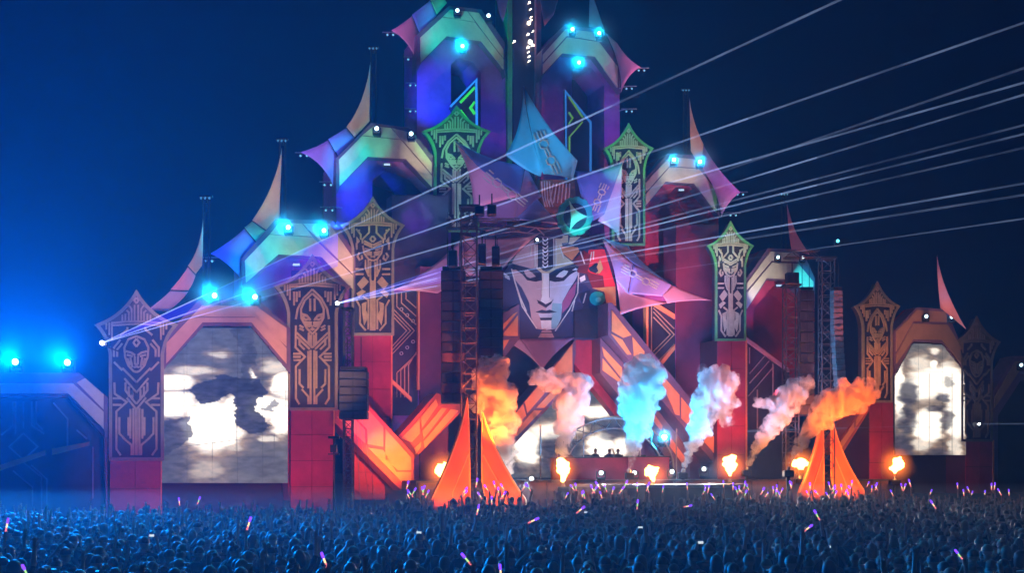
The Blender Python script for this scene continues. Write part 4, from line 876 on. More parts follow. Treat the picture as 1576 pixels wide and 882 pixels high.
# head trusses with lamp pods over the hangs
for label, (xa, xb), Y, y, in (('horizontal truss arm on top of the nearer truss tower', (686, 800), 48.6, 350), ('horizontal truss arm on top of the far loudspeaker column', (1208, 1262), 61.5, 396)):
    a = at(xa, y, Y); b = at(xb, y, Y); t = thing('lighting_truss', (a + b) / 2, label, 'truss', 'truss arms')
    bm = bmesh.new()
    for dz, dy in ((0, 0), (.4, 0), (0, .4), (.4, .4)): add_bar(bm, a + Vector((0, dy, dz)), b + Vector((0, dy, dz)), .035, 5)
    frombm('chord_bars', bm, DKT, t); n = int((b.x - a.x) / .45); bm = bmesh.new()
    for i in range(n):
        p = a.lerp(b, i / n); q = a.lerp(b, (i + 1) / n); k = .4 * (i % 2)
        add_bar(bm, p + Vector((0, 0, k)), q + Vector((0, 0, .4 - k)), .018, 4); add_bar(bm, p + Vector((0, .4, k)), q + Vector((0, .4, .4 - k)), .018, 4)
    frombm('bracing', bm, DKT, t)
for i, (x, y0, y1, Y, wd, lb) in enumerate(((697, 386, 412, 48.9, 14, 'boxy black lamp pod above the outer loudspeaker hang'), (742, 376, 408, 49.0, 12, 'black lamp pod close beside the truss tower'), (763, 380, 410, 49.2, 12, 'black lamp pod nearest the giant mask'),
        (738, 318, 332, 48.3, 15, 'flat black lamp box on the truss head'), (757, 316, 332, 48.3, 14, 'second flat black lamp box on the truss head'), (1219, 420, 438, 61.0, 20, 'black lamp box under the far truss arm'))):
    p = at(x, (y0 + y1) / 2, Y); t = thing('lamp_pod', p, lb, 'lamp', 'unlit lamp pods'); h = (y1 - y0) * Y / F; ww = wd * Y / F
    bm = bmesh.new(); add_box(bm, p, ww, .4, h); bmesh.ops.bevel(bm, geom=bm.edges[:], offset=.04, segments=1, affect='EDGES'); frombm('housing', bm, BLACK, t)
    bm = bmesh.new(); add_box(bm, p + Vector((0, -.22, 0)), ww * .8, .05, h * .8); frombm('lens', bm, mat('dark_lens', (.01, .01, .015), .15), t)
    bm = bmesh.new(); add_bar(bm, p + Vector((0, 0, h / 2)), p + Vector((0, 0, h / 2 + .55)), .035, 5); frombm('hanger', bm, BLACK, t)
# small lamp pole by the plinth
t = thing('lamp_pole', at(514, HZ, 46.5) * Vector((1, 1, 0)) if False else Vector((at(514, 700, 46.5).x, 46.5, 0)), 'thin dark pole with small lamps beside the red wall', 'pole')
a = at(514, 672, 46.5); bm = bmesh.new(); add_bar(bm, (a.x, a.y, 0), a, .05, 6); frombm('shaft', bm, BLACK, t)
bm = bmesh.new(); add_box(bm, a + Vector((0, 0, -.05)), .5, .15, .12); add_box(bm, a + Vector((0, -.05, -.55)), .28, .25, .34); add_box(bm, a + Vector((0, -.05, -.8)), .5, .15, .06); frombm('lamp_bracket', bm, BLACK, t)
# cables from the small hang
t = thing('guy_cables', Vector((at(560, 700, 48.5).x, 48.5, 0)), 'thin pale guy cables slanting down from the small speaker hang', 'cable')
for (x0, x1) in ((548, 556), (552, 572), (557, 583)):
    bm = bmesh.new(); add_bar(bm, at(x0, 646, 48.6), at(x1, 800, 48.0), .012, 4); frombm('cable', bm, mat('cable_grey', (.3, .3, .3)), t)

ORANGE = mat('orange_fin', (.78, .2, .03), .55, .1, 1.2, .05); FINB = mat('fin_edge', (.8, .4, .12), .5)
def fins(label, Y, sets):
    x = sum(p[0] for s_ in sets for p in s_[0]) / sum(len(s_[0]) for s_ in sets)
    t = thing('orange_fin_base', Vector((at(x, 700, Y).x, Y, 0)), label, 'fin base', 'orange fin bases')
    for poly, deg, dx, split in sets:
        pl = Pl(poly[0][0], Y + dx, deg)
        f = prism('fin', pl, poly, 0, .25, ORANGE, t)
        bm = bmesh.new()
        for q in strip2d(poly, 2.2, True): add_prism(bm, [pl.pt(p[0], p[1], .05) for p in q], -pl.n * .12)
        frombm('fin_edge', bm, FINB, f)
        bm = bmesh.new()
        for q in strip2d(split, 1.6): add_prism(bm, [pl.pt(p[0], p[1], .04) for p in q], -pl.n * .1)
        frombm('fin_seam', bm, FINB, f)
fins('larger pair of glowing orange curved fins round the nearer truss tower', 47.6, [
    (bez((719.5, 612), (712, 676), (662, 775), 8) + [(664, 790), (724, 790), (722.5, 700), (721.5, 650)], 30, 0, [(722, 698), (697, 758), (694, 788)]),
    (bez((742, 636), (760, 700), (808, 770), 8) + [(808, 790), (752, 790), (742, 742), (741.5, 690)], -18, .2, [(743, 700), (777, 760), (780, 788)])])
fins('smaller pair of orange curved fins round the far truss tower', 60.0, [
    (bez((1266, 640), (1262, 690), (1232, 760), 8) + [(1234, 772), (1268, 772), (1268, 720), (1267.5, 670)], 32, 0, [(1268, 700), (1252, 748), (1250, 770)]),
    (bez((1280, 640), (1292, 700), (1330, 756), 8) + [(1330, 770), (1286, 770), (1279.5, 734), (1279, 680)], -12, .2, [(1280, 690), (1302, 745), (1306, 768)])])
for x_, Y_, lv_ in ((690, 47.6, 1), (775, 47.8, 1), (1250, 60, 1), (1305, 60.2, 1)):
    a = at(x_, 700, Y_); lamp('fin_uplight', Vector((a.x + (.8 if x_ in (690, 1250) else -.6), Y_ - 2.6, .9)), a, (1, .2, .02), 1300 * lv_, 75, .7, .15)
band('zigzag_arch', 'small orange arch leg rising behind the far truss tower', Pl(1300, 63.5), [(1284, 690), (1338, 610), (1338, 632), (1296, 700)], [[(1290, 686), (1315, 650), (1315, 662), (1296, 690)], [(1317, 647), (1335, 622), (1335, 632), (1317, 658)]], rim=PINK)

# ================================================================== LIT MOVING LAMPS
def lens_mat(n, c, s): return emis('lens_' + n, c, s)
def mover(label, p, s, color, em, group='moving head lamps', hang=False):
    t = thing('stage_lamp', p, label, 'stage lamp', group); k = -1 if hang else 1
    bm = bmesh.new(); add_box(bm, p + Vector((0, .05, -.42 * s * k)), .5 * s, .4 * s, .16 * s); bmesh.ops.bevel(bm, geom=bm.edges[:], offset=.02 * s, segments=1, affect='EDGES'); frombm('base', bm, BLACK, t)
    bm = bmesh.new()
    for dx in (-.27, .27): add_box(bm, p + Vector((dx * s, .05, -.15 * s * k)), .06 * s, .2 * s, .48 * s)
    add_box(bm, p + Vector((0, .05, -.33 * s * k)), .56 * s, .2 * s, .07 * s); frombm('yoke', bm, BLACK, t)
    bm = bmesh.new(); add_bar(bm, p + Vector((0, .3 * s, .04 * s)), p + Vector((0, -.1 * s, -.01 * s)), .17 * s, 14, .22 * s); frombm('head', bm, BLACK, t)
    bm = bmesh.new(); bmesh.ops.create_uvsphere(bm, u_segments=14, v_segments=8, radius=.15 * s, matrix=Matrix.Translation(p + Vector((0, -.1 * s, -.01 * s))) @ Matrix.Diagonal((1, .45, 1, 1))); frombm('lens', bm, em, t, True)
    return t
CY = (.02, .55, 1.0); BLU = (.0, .22, 1.0)
BEAM = []; HALO = falloff(volmat('lamp_halo', (.5, .85, 1), .04), 'Density', .6, 2.6); HALO2 = falloff(volmat('lamp_halo_thin', (.4, .85, 1), .003), 'Density', .006, 2.2)  # mist balls added to imitate the bloom round bright lamps
E1 = lens_mat('cyan_hot', (.25, .95, 1), 14); E2 = lens_mat('cyan', (.1, .8, 1), 5); E3 = lens_mat('cool_white', (.6, .9, 1), 5)
CAMP = Vector((0, 0, HC))
lamps = [ # px, py, plane, forward, size, lens, halo watts, label
    (25, 557, P_FL, .6, .9, E1, 5200, 'bright cyan lamp on the outermost wing, first from the frame edge'), (105, 558, P_FL, .6, .9, E1, 5200, 'bright cyan lamp on the outermost wing, nearest the bluish totem'),
    (331, 455, P_LW, .5, .8, E1, 1500, 'cyan lamp above the larger video screen, nearer the bluish totem'), (393, 457, P_LW, .5, .8, E1, 1500, 'cyan lamp above the larger video screen, nearer the copper totem'),
    (444, 350, P_L2, .6, .8, E1, 1300, 'cyan lamp on the second-tier arch top, outer one'), (499, 355, P_L2, .6, .8, E1, 1300, 'cyan lamp on the second-tier arch top, inner one'),
    (580, 198, P_L3, .6, .8, E3, 150, 'pale lamp on the third-tier arch top, outer one'), (633, 206, P_L3, .6, .8, E3, 150, 'pale lamp on the third-tier arch top, inner one'),
    (712, 71, P_T, .7, .8, E1, 1500, 'cyan lamp under the arch of the nearer top tower'), (704, 16, P_T, .6, .8, E3, 80, 'small pale lamp on the nearer top tower roof edge'), (752, 24, P_T, .6, .8, E3, 80, 'small pale lamp at the spire side of the nearer top tower'),
    (881, 45, P_TR, .6, .8, E1, 700, 'cyan lamp on the farther top tower roof, spire side'), (922, 51, P_TR, .6, .8, E1, 700, 'cyan lamp on the farther top tower roof, outer side'), (891, 96, P_TR, .7, .8, E1, 1500, 'cyan lamp under the arch of the farther top tower'),
    (1037, 246, P_R3, 1.2, .85, E1, 900, 'cyan lamp on the deep red far tower, inner one'), (1077, 249, P_R3, 2.2, .85, E1, 900, 'cyan lamp on the deep red far tower, outer one'),
    (1197, 396, P_R2, .6, .7, E3, 80, 'small pale lamp on the far second-tier arch'), (1235, 397, P_R2, .6, .7, E3, 80, 'small pale lamp at the edge of the far second-tier arch'),
    (1425, 487, P_RW, .5, .75, E3, 150, 'pale lamp above the smaller video screen, inner one'), (1464, 488, P_RW, .5, .75, E3, 150, 'pale lamp above the smaller video screen, outer one'), (1571, 562, P_FR, .5, .75, E3, 120, 'pale lamp on the dim wing at the far frame edge'),
    (1022, 673, P_DJ, -1.5, 1.2, E1, 1500, 'large cyan lamp hanging beside the booth under the canopy'),
    (1289, 371, Pl(1289, 61), 0, .6, E2, 60, 'small cyan lamp on top of the far truss tower')]
for x, y, pl, d, s, em, wt, lb in lamps:
    p = pl.pt(x, y, d); q = mover(lb, p, s, CY, em)
    if wt >= 600:
        rr = 3.4 if wt > 3000 else 1.9
        bm = bmesh.new(); bmesh.ops.create_icosphere(bm, subdivisions=4, radius=rr, matrix=Matrix.Translation(p)); frombm('lamp_halo', bm, HALO if wt < 3000 else HALO2, q, True)
    if wt: BEAM.append((p + Vector((0, -.35 * s, 0)), wt))
for i, (x, y, lb) in enumerate(((818, 737, 'white moving lamp on the deck edge beside the larger orange fins'), (925, 728, 'moving lamp standing before the crimson booth'), (976, 728, 'moving lamp at the foot of the cyan smoke plume'), (1034, 726, 'moving lamp at the booth\'s far end'), (1083, 722, 'moving lamp near the second cyan plume'))):
    mover(lb, P_DK.pt(x, y, -.8), .85, CY, lens_mat('white', (.9, 1, 1), 3 if i == 0 else 1.6), 'moving lamps on the deck')
    p = P_DK.pt(x, y, -.8); lamp('deck_beam', p + Vector((0, -1.2, -.1)), (p.x - 6 + (i - 2) * 7, 20, -1.0), (1, .88, .82), 3800, 75, .9, .1)
for x, y, pl, lb in ((457 + 0, 408, P_L2, 'flat wash lamp under the second-tier arch'), (596, 254, P_L3, 'flat wash lamp under the third-tier arch'), (1048, 293, P_R3, 'flat wash lamp under the far third-tier arch'), (1198, 440, P_R2, 'flat wash lamp under the far second-tier arch')):
    p = pl.pt(x, y, .1); t = thing('wash_lamp', p, lb, 'stage lamp', 'flat wash lamps'); bm = bmesh.new(); add_box(bm, p, .42, .3, .16); frombm('housing', bm, BLACK, t)
    bm = bmesh.new(); add_box(bm, p + Vector((0, -.16, -.01)), .36, .03, .12); frombm('lens', bm, lens_mat('soft', (.45, .6, .8), 1.2), t)
# twin floods on outrigger brackets along the tower edges
k = 0
for x, y, Y, sd in ((468, 238, 58, 1), (505, 283, 58.5, 1), (601, 52, 65, 1), (633, 90, 65.5, 1), (636, 130, 65.5, 1), (636, 170, 65.5, 1), (987, 107, 68, -1), (968, 135, 68.5, -1), (968, 170, 68.5, -1), (1139, 298, 69, -1), (1128, 330, 69.5, -1), (322, 400, 53, 1), (507, 322, 57, 1)):
    p = at(x, y, Y); k += 1
    t = thing('twin_flood', p, 'twin small flood lamps on a bracket arm along a tower edge', 'flood lamp', 'twin floods on bracket arms')
    bm = bmesh.new(); add_bar(bm, p + Vector((-.5, 0, .12)), p + Vector((.5, 0, .12)), .03, 4); add_bar(bm, p + Vector((.1 * sd, 0, .12)), p + Vector((.55 * sd, .9, .3)), .03, 4); frombm('bracket_arm', bm, ALU, t)
    for dx in (-.18, .18):
        bm = bmesh.new(); add_bar(bm, p + Vector((dx, .08, .02)), p + Vector((dx, -.1, -.08)), .09, 8); f = frombm('flood_head', bm, BLACK, t)
        bm = bmesh.new(); add_bar(bm, p + Vector((dx, -.1, -.08)), p + Vector((dx, -.125, -.095)), .06, 8); frombm('flood_lens', bm, emis('tiny_lamp', (.25, .75, 1), .9), f)

# beams of the lit lamps towards the field
for p, wt in BEAM:
    lamp('lamp_beam', p, (p.x * .8 - 6, p.y - 30, 4.0 + p.z * .4) if wt < 3000 else (p.x + 1, p.y - 20, p.z + 4), (.0, .55, 1.0) if wt < 3000 else (.0, .24, 1.0), wt * (2.6 if wt < 3000 else 11.5), 110 if wt < 3000 else 126, .9, .12)

# ================================================================== FLAMES
P_FR0 = Pl(900, 54.6)
def blob(name, path, m, parent, vox, disp, freq, seed, Yf, smooth=True):
    """union of spheres along a path (px, py, radius px), remeshed and roughened into a billow"""
    bm = bmesh.new(); r0 = random.Random(seed)
    for (x, y, rp), (x2, y2, rp2) in zip(path, path[1:] + [path[-1]]):
        for s in range(3):
            f = s / 3; px, py, rr = x + (x2 - x) * f, y + (y2 - y) * f, rp + (rp2 - rp) * f
            c = Yf(px, py); mpp = c.y / F
            for q in range(1 if rr < 6 else 4 if rr < 10 else 12):
                o = Vector((r0.gauss(0, 1), r0.gauss(0, 1), r0.gauss(0, 1))).normalized() * (rr * mpp * r0.uniform(.65, .95) if q else 0)
                bmesh.ops.create_icosphere(bm, subdivisions=2, radius=rr * mpp * (.82 if q == 0 else r0.uniform(.2, .48)), matrix=Matrix.Translation(c + o))
    me = bpy.data.meshes.new('tmp'); bm.to_mesh(me); bm.free()
    o = bpy.data.objects.new('tmp', me); COL.objects.link(o)
    md = o.modifiers.new('r', 'REMESH'); md.mode = 'VOXEL'; md.voxel_size = vox
    dg = bpy.context.evaluated_depsgraph_get(); ev = o.evaluated_get(dg); m2 = bpy.data.meshes.new_from_object(ev)
    COL.objects.unlink(o); bpy.data.objects.remove(o)
    nr = [v.normal.copy() for v in m2.vertices]
    for v, n_ in zip(m2.vertices, nr):
        k = (1 - abs(noise.noise(v.co * freq + Vector((seed, 0, 0)))) * 3) + .7 * (.6 - abs(noise.noise(v.co * freq * 2.2)) * 3) + .45 * (.5 - abs(noise.noise(v.co * freq * 4.7)) * 3)
        v.co += n_ * k * disp
    m2.name = name; return link(name, m2, m, parent, smooth)
FCORE = emis('flame_core', (1, .62, .16), 7); FOUT = emis('flame_rim', (1, .28, .03), 2.6)
def flame(label, path, rim, base, fm):
    c = P_FR0.pt(*base); t = thing('flame', c, label, 'flame', 'flame bursts along the stage front')
    Yf = lambda x, y: P_FR0.pt(x, y)
    path = [(a_, b_, c_ * 1.3) for a_, b_, c_ in path]; rim = [(a_, b_, c_ * 2.3) for a_, b_, c_ in rim]
    blob('flame_core', path, FCORE, t, .06, .04, 1.8, int(base[0]), Yf)
    g = blob('flame_glow', rim, None, t, .1, .04, 1.5, int(base[0]) + 3, Yf)
    g.data.materials.clear(); g.data.materials.append(fm)
    l = bpy.data.lights.new('flame_light', 'POINT'); l.color = (1, .3, .05); l.energy = 260; l.shadow_soft_size = .3
    o = bpy.data.objects.new('flame_light', l); COL.objects.link(o); o.location = P_FR0.pt(path[0][0], path[0][1] , .9)
    q = thing('flame_machine', Vector((c.x, c.y, 0)), 'squat black flame machine under the ' + label.split(' flame')[0] + ' flame', 'flame machine', 'flame machines')
    bm = bmesh.new(); add_box(bm, c + Vector((0, 0, -.2)), .6, .5, .3); bmesh.ops.bevel(bm, geom=bm.edges[:], offset=.04, segments=1, affect='EDGES'); frombm('housing', bm, BLACK, q)
    bm = bmesh.new(); add_bar(bm, c + Vector((0, 0, -.05)), c + Vector((0, 0, .15)), .12, 10, .08); frombm('nozzle', bm, ALU, q)
    bm = bmesh.new(); add_bar(bm, (c.x, c.y, 0), c + Vector((0, 0, -.3)), .12, 6); add_box(bm, (c.x, c.y, .04), .7, .7, .08); frombm('stand', bm, BLACK, q)
FG = volmat('flame_glow', (.8, .5, .3), .02, (1, .2, .015), .55); falloff(FG, 'Emission Strength', 3.0, 2.2)
flame('round orange flame beside the larger orange fins', [(683, 724, 9), (686, 726, 8), (678, 726, 7)], [(683, 726, 16), (684, 728, 14)], (683, 742), FG)
flame('tall orange flame under the white smoke plume', [(864, 711, 6), (868, 722, 8), (868, 731, 4), (867, 740, 4)], [(866, 715, 12), (868, 738, 8)], (867, 748), FG)
flame('low mushroom-shaped orange flame before the booth', [(1003, 725, 7), (998, 724, 5), (1008, 724, 5), (1004, 733, 4), (1005, 740, 3)], [(1003, 726, 12), (1004, 740, 6)], (1005, 746), FG)
flame('upright orange flame at the foot of the long arch leg', [(1126, 704, 4), (1123, 713, 8), (1123, 722, 5), (1123, 732, 2)], [(1124, 712, 14), (1123, 730, 6)], (1123, 741), FG)
flame('flat orange flame beside the smaller orange fins', [(1226, 714, 6), (1236, 713, 6), (1231, 717, 5)], [(1231, 714, 14), (1232, 718, 10)], (1231, 736), FG)
flame('round orange flame below the smaller video screen', [(1380, 711, 6), (1382, 717, 7), (1376, 720, 5), (1378, 728, 2)], [(1380, 715, 14), (1380, 722, 10)], (1377, 738), FG)

# ================================================================== SMOKE PLUMES
SMK = volmat('smoke', (.95, .95, .95), 3.2, None, 0, .0)
_n = SMK.node_tree.nodes; _l = SMK.node_tree.links; _v = [q for q in _n if q.type == 'PRINCIPLED_VOLUME'][0]
_tc = _n.new('ShaderNodeTexCoord'); _nz = _n.new('ShaderNodeTexNoise'); _nz.inputs['Scale'].default_value = 1.5; _nz.inputs['Detail'].default_value = 4; _nz.inputs['Roughness'].default_value = .62; _nz.inputs['Distortion'].default_value = .6
_mr = _n.new('ShaderNodeMapRange'); _mr.inputs[1].default_value = .42; _mr.inputs[2].default_value = .66; _mr.inputs[3].default_value = .25; _mr.inputs[4].default_value = 9
_l.new(_tc.outputs['Object'], _nz.inputs['Vector']); _l.new(_nz.outputs['Fac'], _mr.inputs[0]); _l.new(_mr.outputs[0], _v.inputs['Density'])
SMK.cycles.volume_step_rate = .8
def plume(label, paths, tilt, d, seed, dens=2.4):
    pl = Pl(900, 55.2 - d); x, y, _ = paths[0][0]
    Yf = lambda px, py: pl.pt(px, py)
    base = Yf(x, y)
    allp = [q for p in paths for q in p]
    t = blob('smoke_plume', allp, SMK, None, .075, .1, 1.3, seed, Yf)
    tag(t, label, 'smoke', 'smoke jets along the stage')
    q = thing('smoke_jet', Vector((base.x, base.y, 0)), 'smoke jet machine under the ' + label, 'smoke machine', 'smoke jet machines')
    bm = bmesh.new(); add_box(bm, base + Vector((0, 0, -.32)), .5, .5, .36); bmesh.ops.bevel(bm, geom=bm.edges[:], offset=.04, segments=1, affect='EDGES'); frombm('housing', bm, BLACK, q)
    bm = bmesh.new(); add_bar(bm, base + Vector((0, 0, -.15)), base + Vector((.05, 0, .02)), .09, 8, .07); frombm('nozzle', bm, ALU, q)
    bm = bmesh.new(); add_bar(bm, (base.x, base.y, 0), base + Vector((0, 0, -.5)), .1, 6); frombm('stand', bm, BLACK, q)
    return base, pl
sp = []
sp.append(plume('thick orange smoke plume beside the larger orange fins', [[(784, 735, 5), (780, 705, 14), (774, 655, 26), (764, 612, 34), (752, 580, 26), (768, 562, 16)]], 0, 4.2, 11))
sp.append(plume('pale orange smoke plume with a white side puff', [[(866, 708, 4), (868, 690, 11), (872, 650, 19), (880, 615, 26), (892, 592, 18)], [(862, 588, 14), (842, 586, 18), (828, 582, 13)]], 0, 0, 12))
sp.append(plume('cyan smoke plume rising before the booth', [[(969, 724, 3), (974, 698, 9), (980, 660, 20), (984, 620, 30), (988, 585, 32), (990, 566, 18), (964, 600, 12)]], 0, 0, 13))
sp.append(plume('leaning smoke plume, half cyan and half pale pink', [[(1051, 724, 3), (1061, 698, 9), (1075, 660, 18), (1090, 620, 26), (1102, 585, 27), (1114, 606, 20), (1118, 645, 11)]], 0, 0, 14))
sp.append(plume('slanting pinkish smoke plume between two flames', [[(1149, 720, 2.5), (1160, 700, 7), (1178, 670, 13), (1200, 632, 20), (1222, 604, 21), (1242, 592, 12)], [(1186, 622, 9), (1168, 620, 8)]], 0, 0, 15))
sp.append(plume('strongly slanting orange smoke plume above the smaller orange fins', [[(1213, 720, 2.5), (1222, 702, 7), (1240, 670, 13), (1268, 634, 21), (1298, 614, 27), (1326, 606, 22), (1338, 596, 11)]], 0, 6.0, 16))
CYS = (.0, .45, 1); OR_ = (1, .13, .012); WT_ = (1, .75, .66); PK_ = (1, .55, .5)
for (base, pl), cols, (tx_, tz_) in zip(sp, ([(-.8, 2.6, OR_, 1.9)], [(-.6, 2.6, (1, .2, .05), .75), (2.2, 1.5, (.25, .5, 1), .3)], [(-2.4, .8, CYS, 1.5), (2.4, .8, CYS, 1.2)], [(-2.2, .6, CYS, 2.0), (2.6, 2.0, (1, .4, .4), .3)], [(1.2, 2.6, (1, .24, .1), .8), (-1.6, 1.6, (.4, .5, 1), .2)], [(.3, 2.6, OR_, 2.2)]), ((-.6, 3.6), (.4, 3.2), (.5, 3.6), (1.4, 3.6), (1.9, 3.4), (2.7, 3.2))):
    for dx, df, c_, k in cols:
        lamp('plume_fill_light', base + pl.n * (df * .5 + 1.3) + Vector((dx + tx_ * .7, 0, 1.5)), base + Vector((tx_, 0, tz_ + .4)), c_, 3900 * k, 95, .7, .2)  # unseen mid-air lamps added to tint each plume

# ================================================================== LASERS
def laser_mat(name, col, s):
    m = bpy.data.materials.new(name); m.use_nodes = True; n = m.node_tree.nodes; n.clear(); l = m.node_tree.links
    o = n.new('ShaderNodeOutputMaterial'); e = n.new('ShaderNodeEmission'); tr = n.new('ShaderNodeBsdfTransparent'); ad = n.new('ShaderNodeAddShader')
    e.inputs[0].default_value = (*col, 1); e.inputs[1].default_value = s
    ge = n.new('ShaderNodeNewGeometry'); nz_ = n.new('ShaderNodeTexNoise'); nz_.inputs['Scale'].default_value = .22; nz_.inputs['Detail'].default_value = 5; l.new(ge.outputs['Position'], nz_.inputs['Vector'])
    mr = n.new('ShaderNodeMapRange'); mr.inputs[1].default_value = .35; mr.inputs[2].default_value = .65; mr.inputs[3].default_value = s * .35; mr.inputs[4].default_value = s * 1.5; l.new(nz_.outputs['Fac'], mr.inputs[0]); l.new(mr.outputs[0], e.inputs[1])
    l.new(e.outputs[0], ad.inputs[0]); l.new(tr.outputs[0], ad.inputs[1]); l.new(ad.outputs[0], o.inputs[0]); return m
LZ = [laser_mat('laser_%d' % i, c, s) for i, (c, s) in enumerate((((.4, .45, 1), .55), ((.4, .58, 1), .2), ((.42, .6, 1), .09), ((.45, .62, 1), .05)))]
def laser(label, srcpx, Ys, endpx, Ye, r0, r1, lv, group):
    a = at(*srcpx, Ys); b = at(*endpx, Ye)
    t = thing('laser_beam', a, label, 'laser beam', group); n = 4
    for i in range(n):
        f0, f1 = (i / n) ** 1.5, ((i + 1) / n) ** 1.5
        bm = bmesh.new(); p, q = a.lerp(b, f0), a.lerp(b, f1); d = q - p
        bmesh.ops.create_cone(bm, cap_ends=False, segments=6, radius1=r0 + (r1 - r0) * f0, radius2=r0 + (r1 - r0) * f1, depth=d.length, matrix=Matrix.Translation((p + q) / 2) @ d.to_track_quat('Z', 'Y').to_matrix().to_4x4())
        frombm('beam_section', bm, LZ[min(3, lv + (i > 0) + (i > 2))], t)
SRC = emis('laser_source', (.95, .95, 1), 16)
def lsource(label, px, Y, r=.1):
    p = at(*px, Y); t = thing('laser_projector', p, label, 'laser projector', 'laser projectors')
    bm = bmesh.new(); add_box(bm, p + Vector((0, .32, 0)), .36, .4, .26); bmesh.ops.bevel(bm, geom=bm.edges[:], offset=.03, segments=1, affect='EDGES'); frombm('housing', bm, BLACK, t)
    bm = bmesh.new(); add_bar(bm, p + Vector((0, .32, -.1)), p + Vector((.5, .6, -.3)), .03, 5); frombm('bracket', bm, BLACK, t)
    bm = bmesh.new(); bmesh.ops.create_icosphere(bm, subdivisions=2, radius=r, matrix=Matrix.Translation(p)); frombm('aperture', bm, SRC, t, True)
lsource('glaring laser projector on the bluish totem shoulder', (157, 528), 45.2, .1); lsource('glaring laser projector beside the copper totem', (519, 467), 49.0, .09)
lsource('small laser projector on the mask forehead', (827, 369), 58.0, .07); lsource('small white laser projector low on the far wing', (1507, 653), 66, .07)
g1 = 'laser beams from the bluish totem'; g2 = 'laser beams from the copper totem'
laser('uppermost laser beam crossing the cyan sail up to the sky', (157, 528), 45.2, (1310, -9), 52, .02, .06, 0, g1)
laser('laser beam passing the tip of the far green totem', (157, 528), 45.2, (1600, 26), 54, .02, .06, 0, g1)
laser('third laser beam fanning lowest from the bluish totem', (157, 528), 45.2, (1600, 120), 55, .018, .06, 0, g1)
for i, (y, lb) in enumerate(((138, 'highest laser beam from beside the copper totem'), (186, 'second laser beam from beside the copper totem'), (200, 'third laser beam from beside the copper totem, close under the second'), (222, 'fourth laser beam from beside the copper totem'), (278, 'lowest laser beam from beside the copper totem'))):
    laser(lb, (519, 467), 49.0, (1600, y), 57, .02, .06, 0 if i in (0, 2, 4) else 1, g2)
laser('faint laser beam ending high on the far frame edge', (519, 467), 49, (1600, 96), 56, .02, .07, 2, g2)
laser('faint laser beam just under the lowest one', (519, 467), 49, (1600, 296), 58, .02, .07, 2, g2)
laser('faint laser beam skimming the far truss head', (827, 369 + 76), 58, (1600, 333), 60, .015, .05, 2, 'single laser beams')
laser('faint level laser beam crossing the smaller video screen', (1507, 653), 66, (1150, 664), 62, .02, .06, 2, 'single laser beams')
laser('faint level laser beam running out of frame at the far wing', (1507, 653), 66, (1620, 652), 66, .02, .06, 2, 'single laser beams')
a = at(157, 528, 45.2); fan = obj('laser_fan', [a, at(520, 359, 47), at(520, 396, 47.1), at(520, 410, 47.2)], [(0, 1, 2), (0, 2, 3)], laser_mat('laser_fan', (.05, .02, 1), .5))
tag(fan, 'violet laser fan sheet spreading from the bluish totem', 'laser beam')
a = at(519, 467, 49); fan = obj('laser_fan', [a, at(700, 404, 50), at(700, 425, 50.1), at(700, 432, 50.2)], [(0, 1, 2), (0, 2, 3)], laser_mat('laser_fan2', (.08, .05, 1), .4))
tag(fan, 'violet laser fan sheet spreading from the copper totem', 'laser beam')

# ================================================================== PEOPLE
CLOTH = bpy.data.materials.new('clothes'); CLOTH.use_nodes = True
def randmat(m, cols, rough, sheen):
    n = m.node_tree.nodes; l = m.node_tree.links; b = n['Principled BSDF']; b.inputs['Roughness'].default_value = rough; b.inputs['Sheen Weight'].default_value = sheen; b.inputs['Sheen Roughness'].default_value = .4
    oi = n.new('ShaderNodeObjectInfo'); cr = n.new('ShaderNodeValToRGB'); cr.color_ramp.interpolation = 'CONSTANT'
    while len(cr.color_ramp.elements) < len(cols): cr.color_ramp.elements.new(.5)
    for i, c in enumerate(cols): cr.color_ramp.elements[i].position = i / len(cols); cr.color_ramp.elements[i].color = (*c, 1)
    l.new(oi.outputs['Random'], cr.inputs[0]); l.new(cr.outputs[0], b.inputs['Base Color'])
randmat(CLOTH, [(.02, .02, .022), (.03, .03, .04), (.015, .015, .018), (.12, .12, .13), (.02, .025, .05), (.05, .02, .02), (.025, .025, .025), (.2, .2, .2), (.03, .04, .03)], .85, .15)
TROUS = bpy.data.materials.new('trousers'); TROUS.use_nodes = True; randmat(TROUS, [(.02, .02, .025), (.03, .04, .07), (.015, .015, .015)], .8, .2)
SKIN = bpy.data.materials.new('skin'); SKIN.use_nodes = True; randmat(SKIN, [(.42, .26, .19), (.5, .32, .24), (.3, .17, .11), (.46, .29, .21)], .5, .2)
HAIR = bpy.data.materials.new('hair'); HAIR.use_nodes = True; randmat(HAIR, [(.02, .014, .01), (.05, .03, .02), (.14, .09, .045), (.03, .02, .015), (.2, .14, .08)], .5, .25)
def arm(side, sh, el, wr, hd, fing):
    return dict(side=side, sh=sh, el=el, wr=wr, hd=hd, fing=fing)
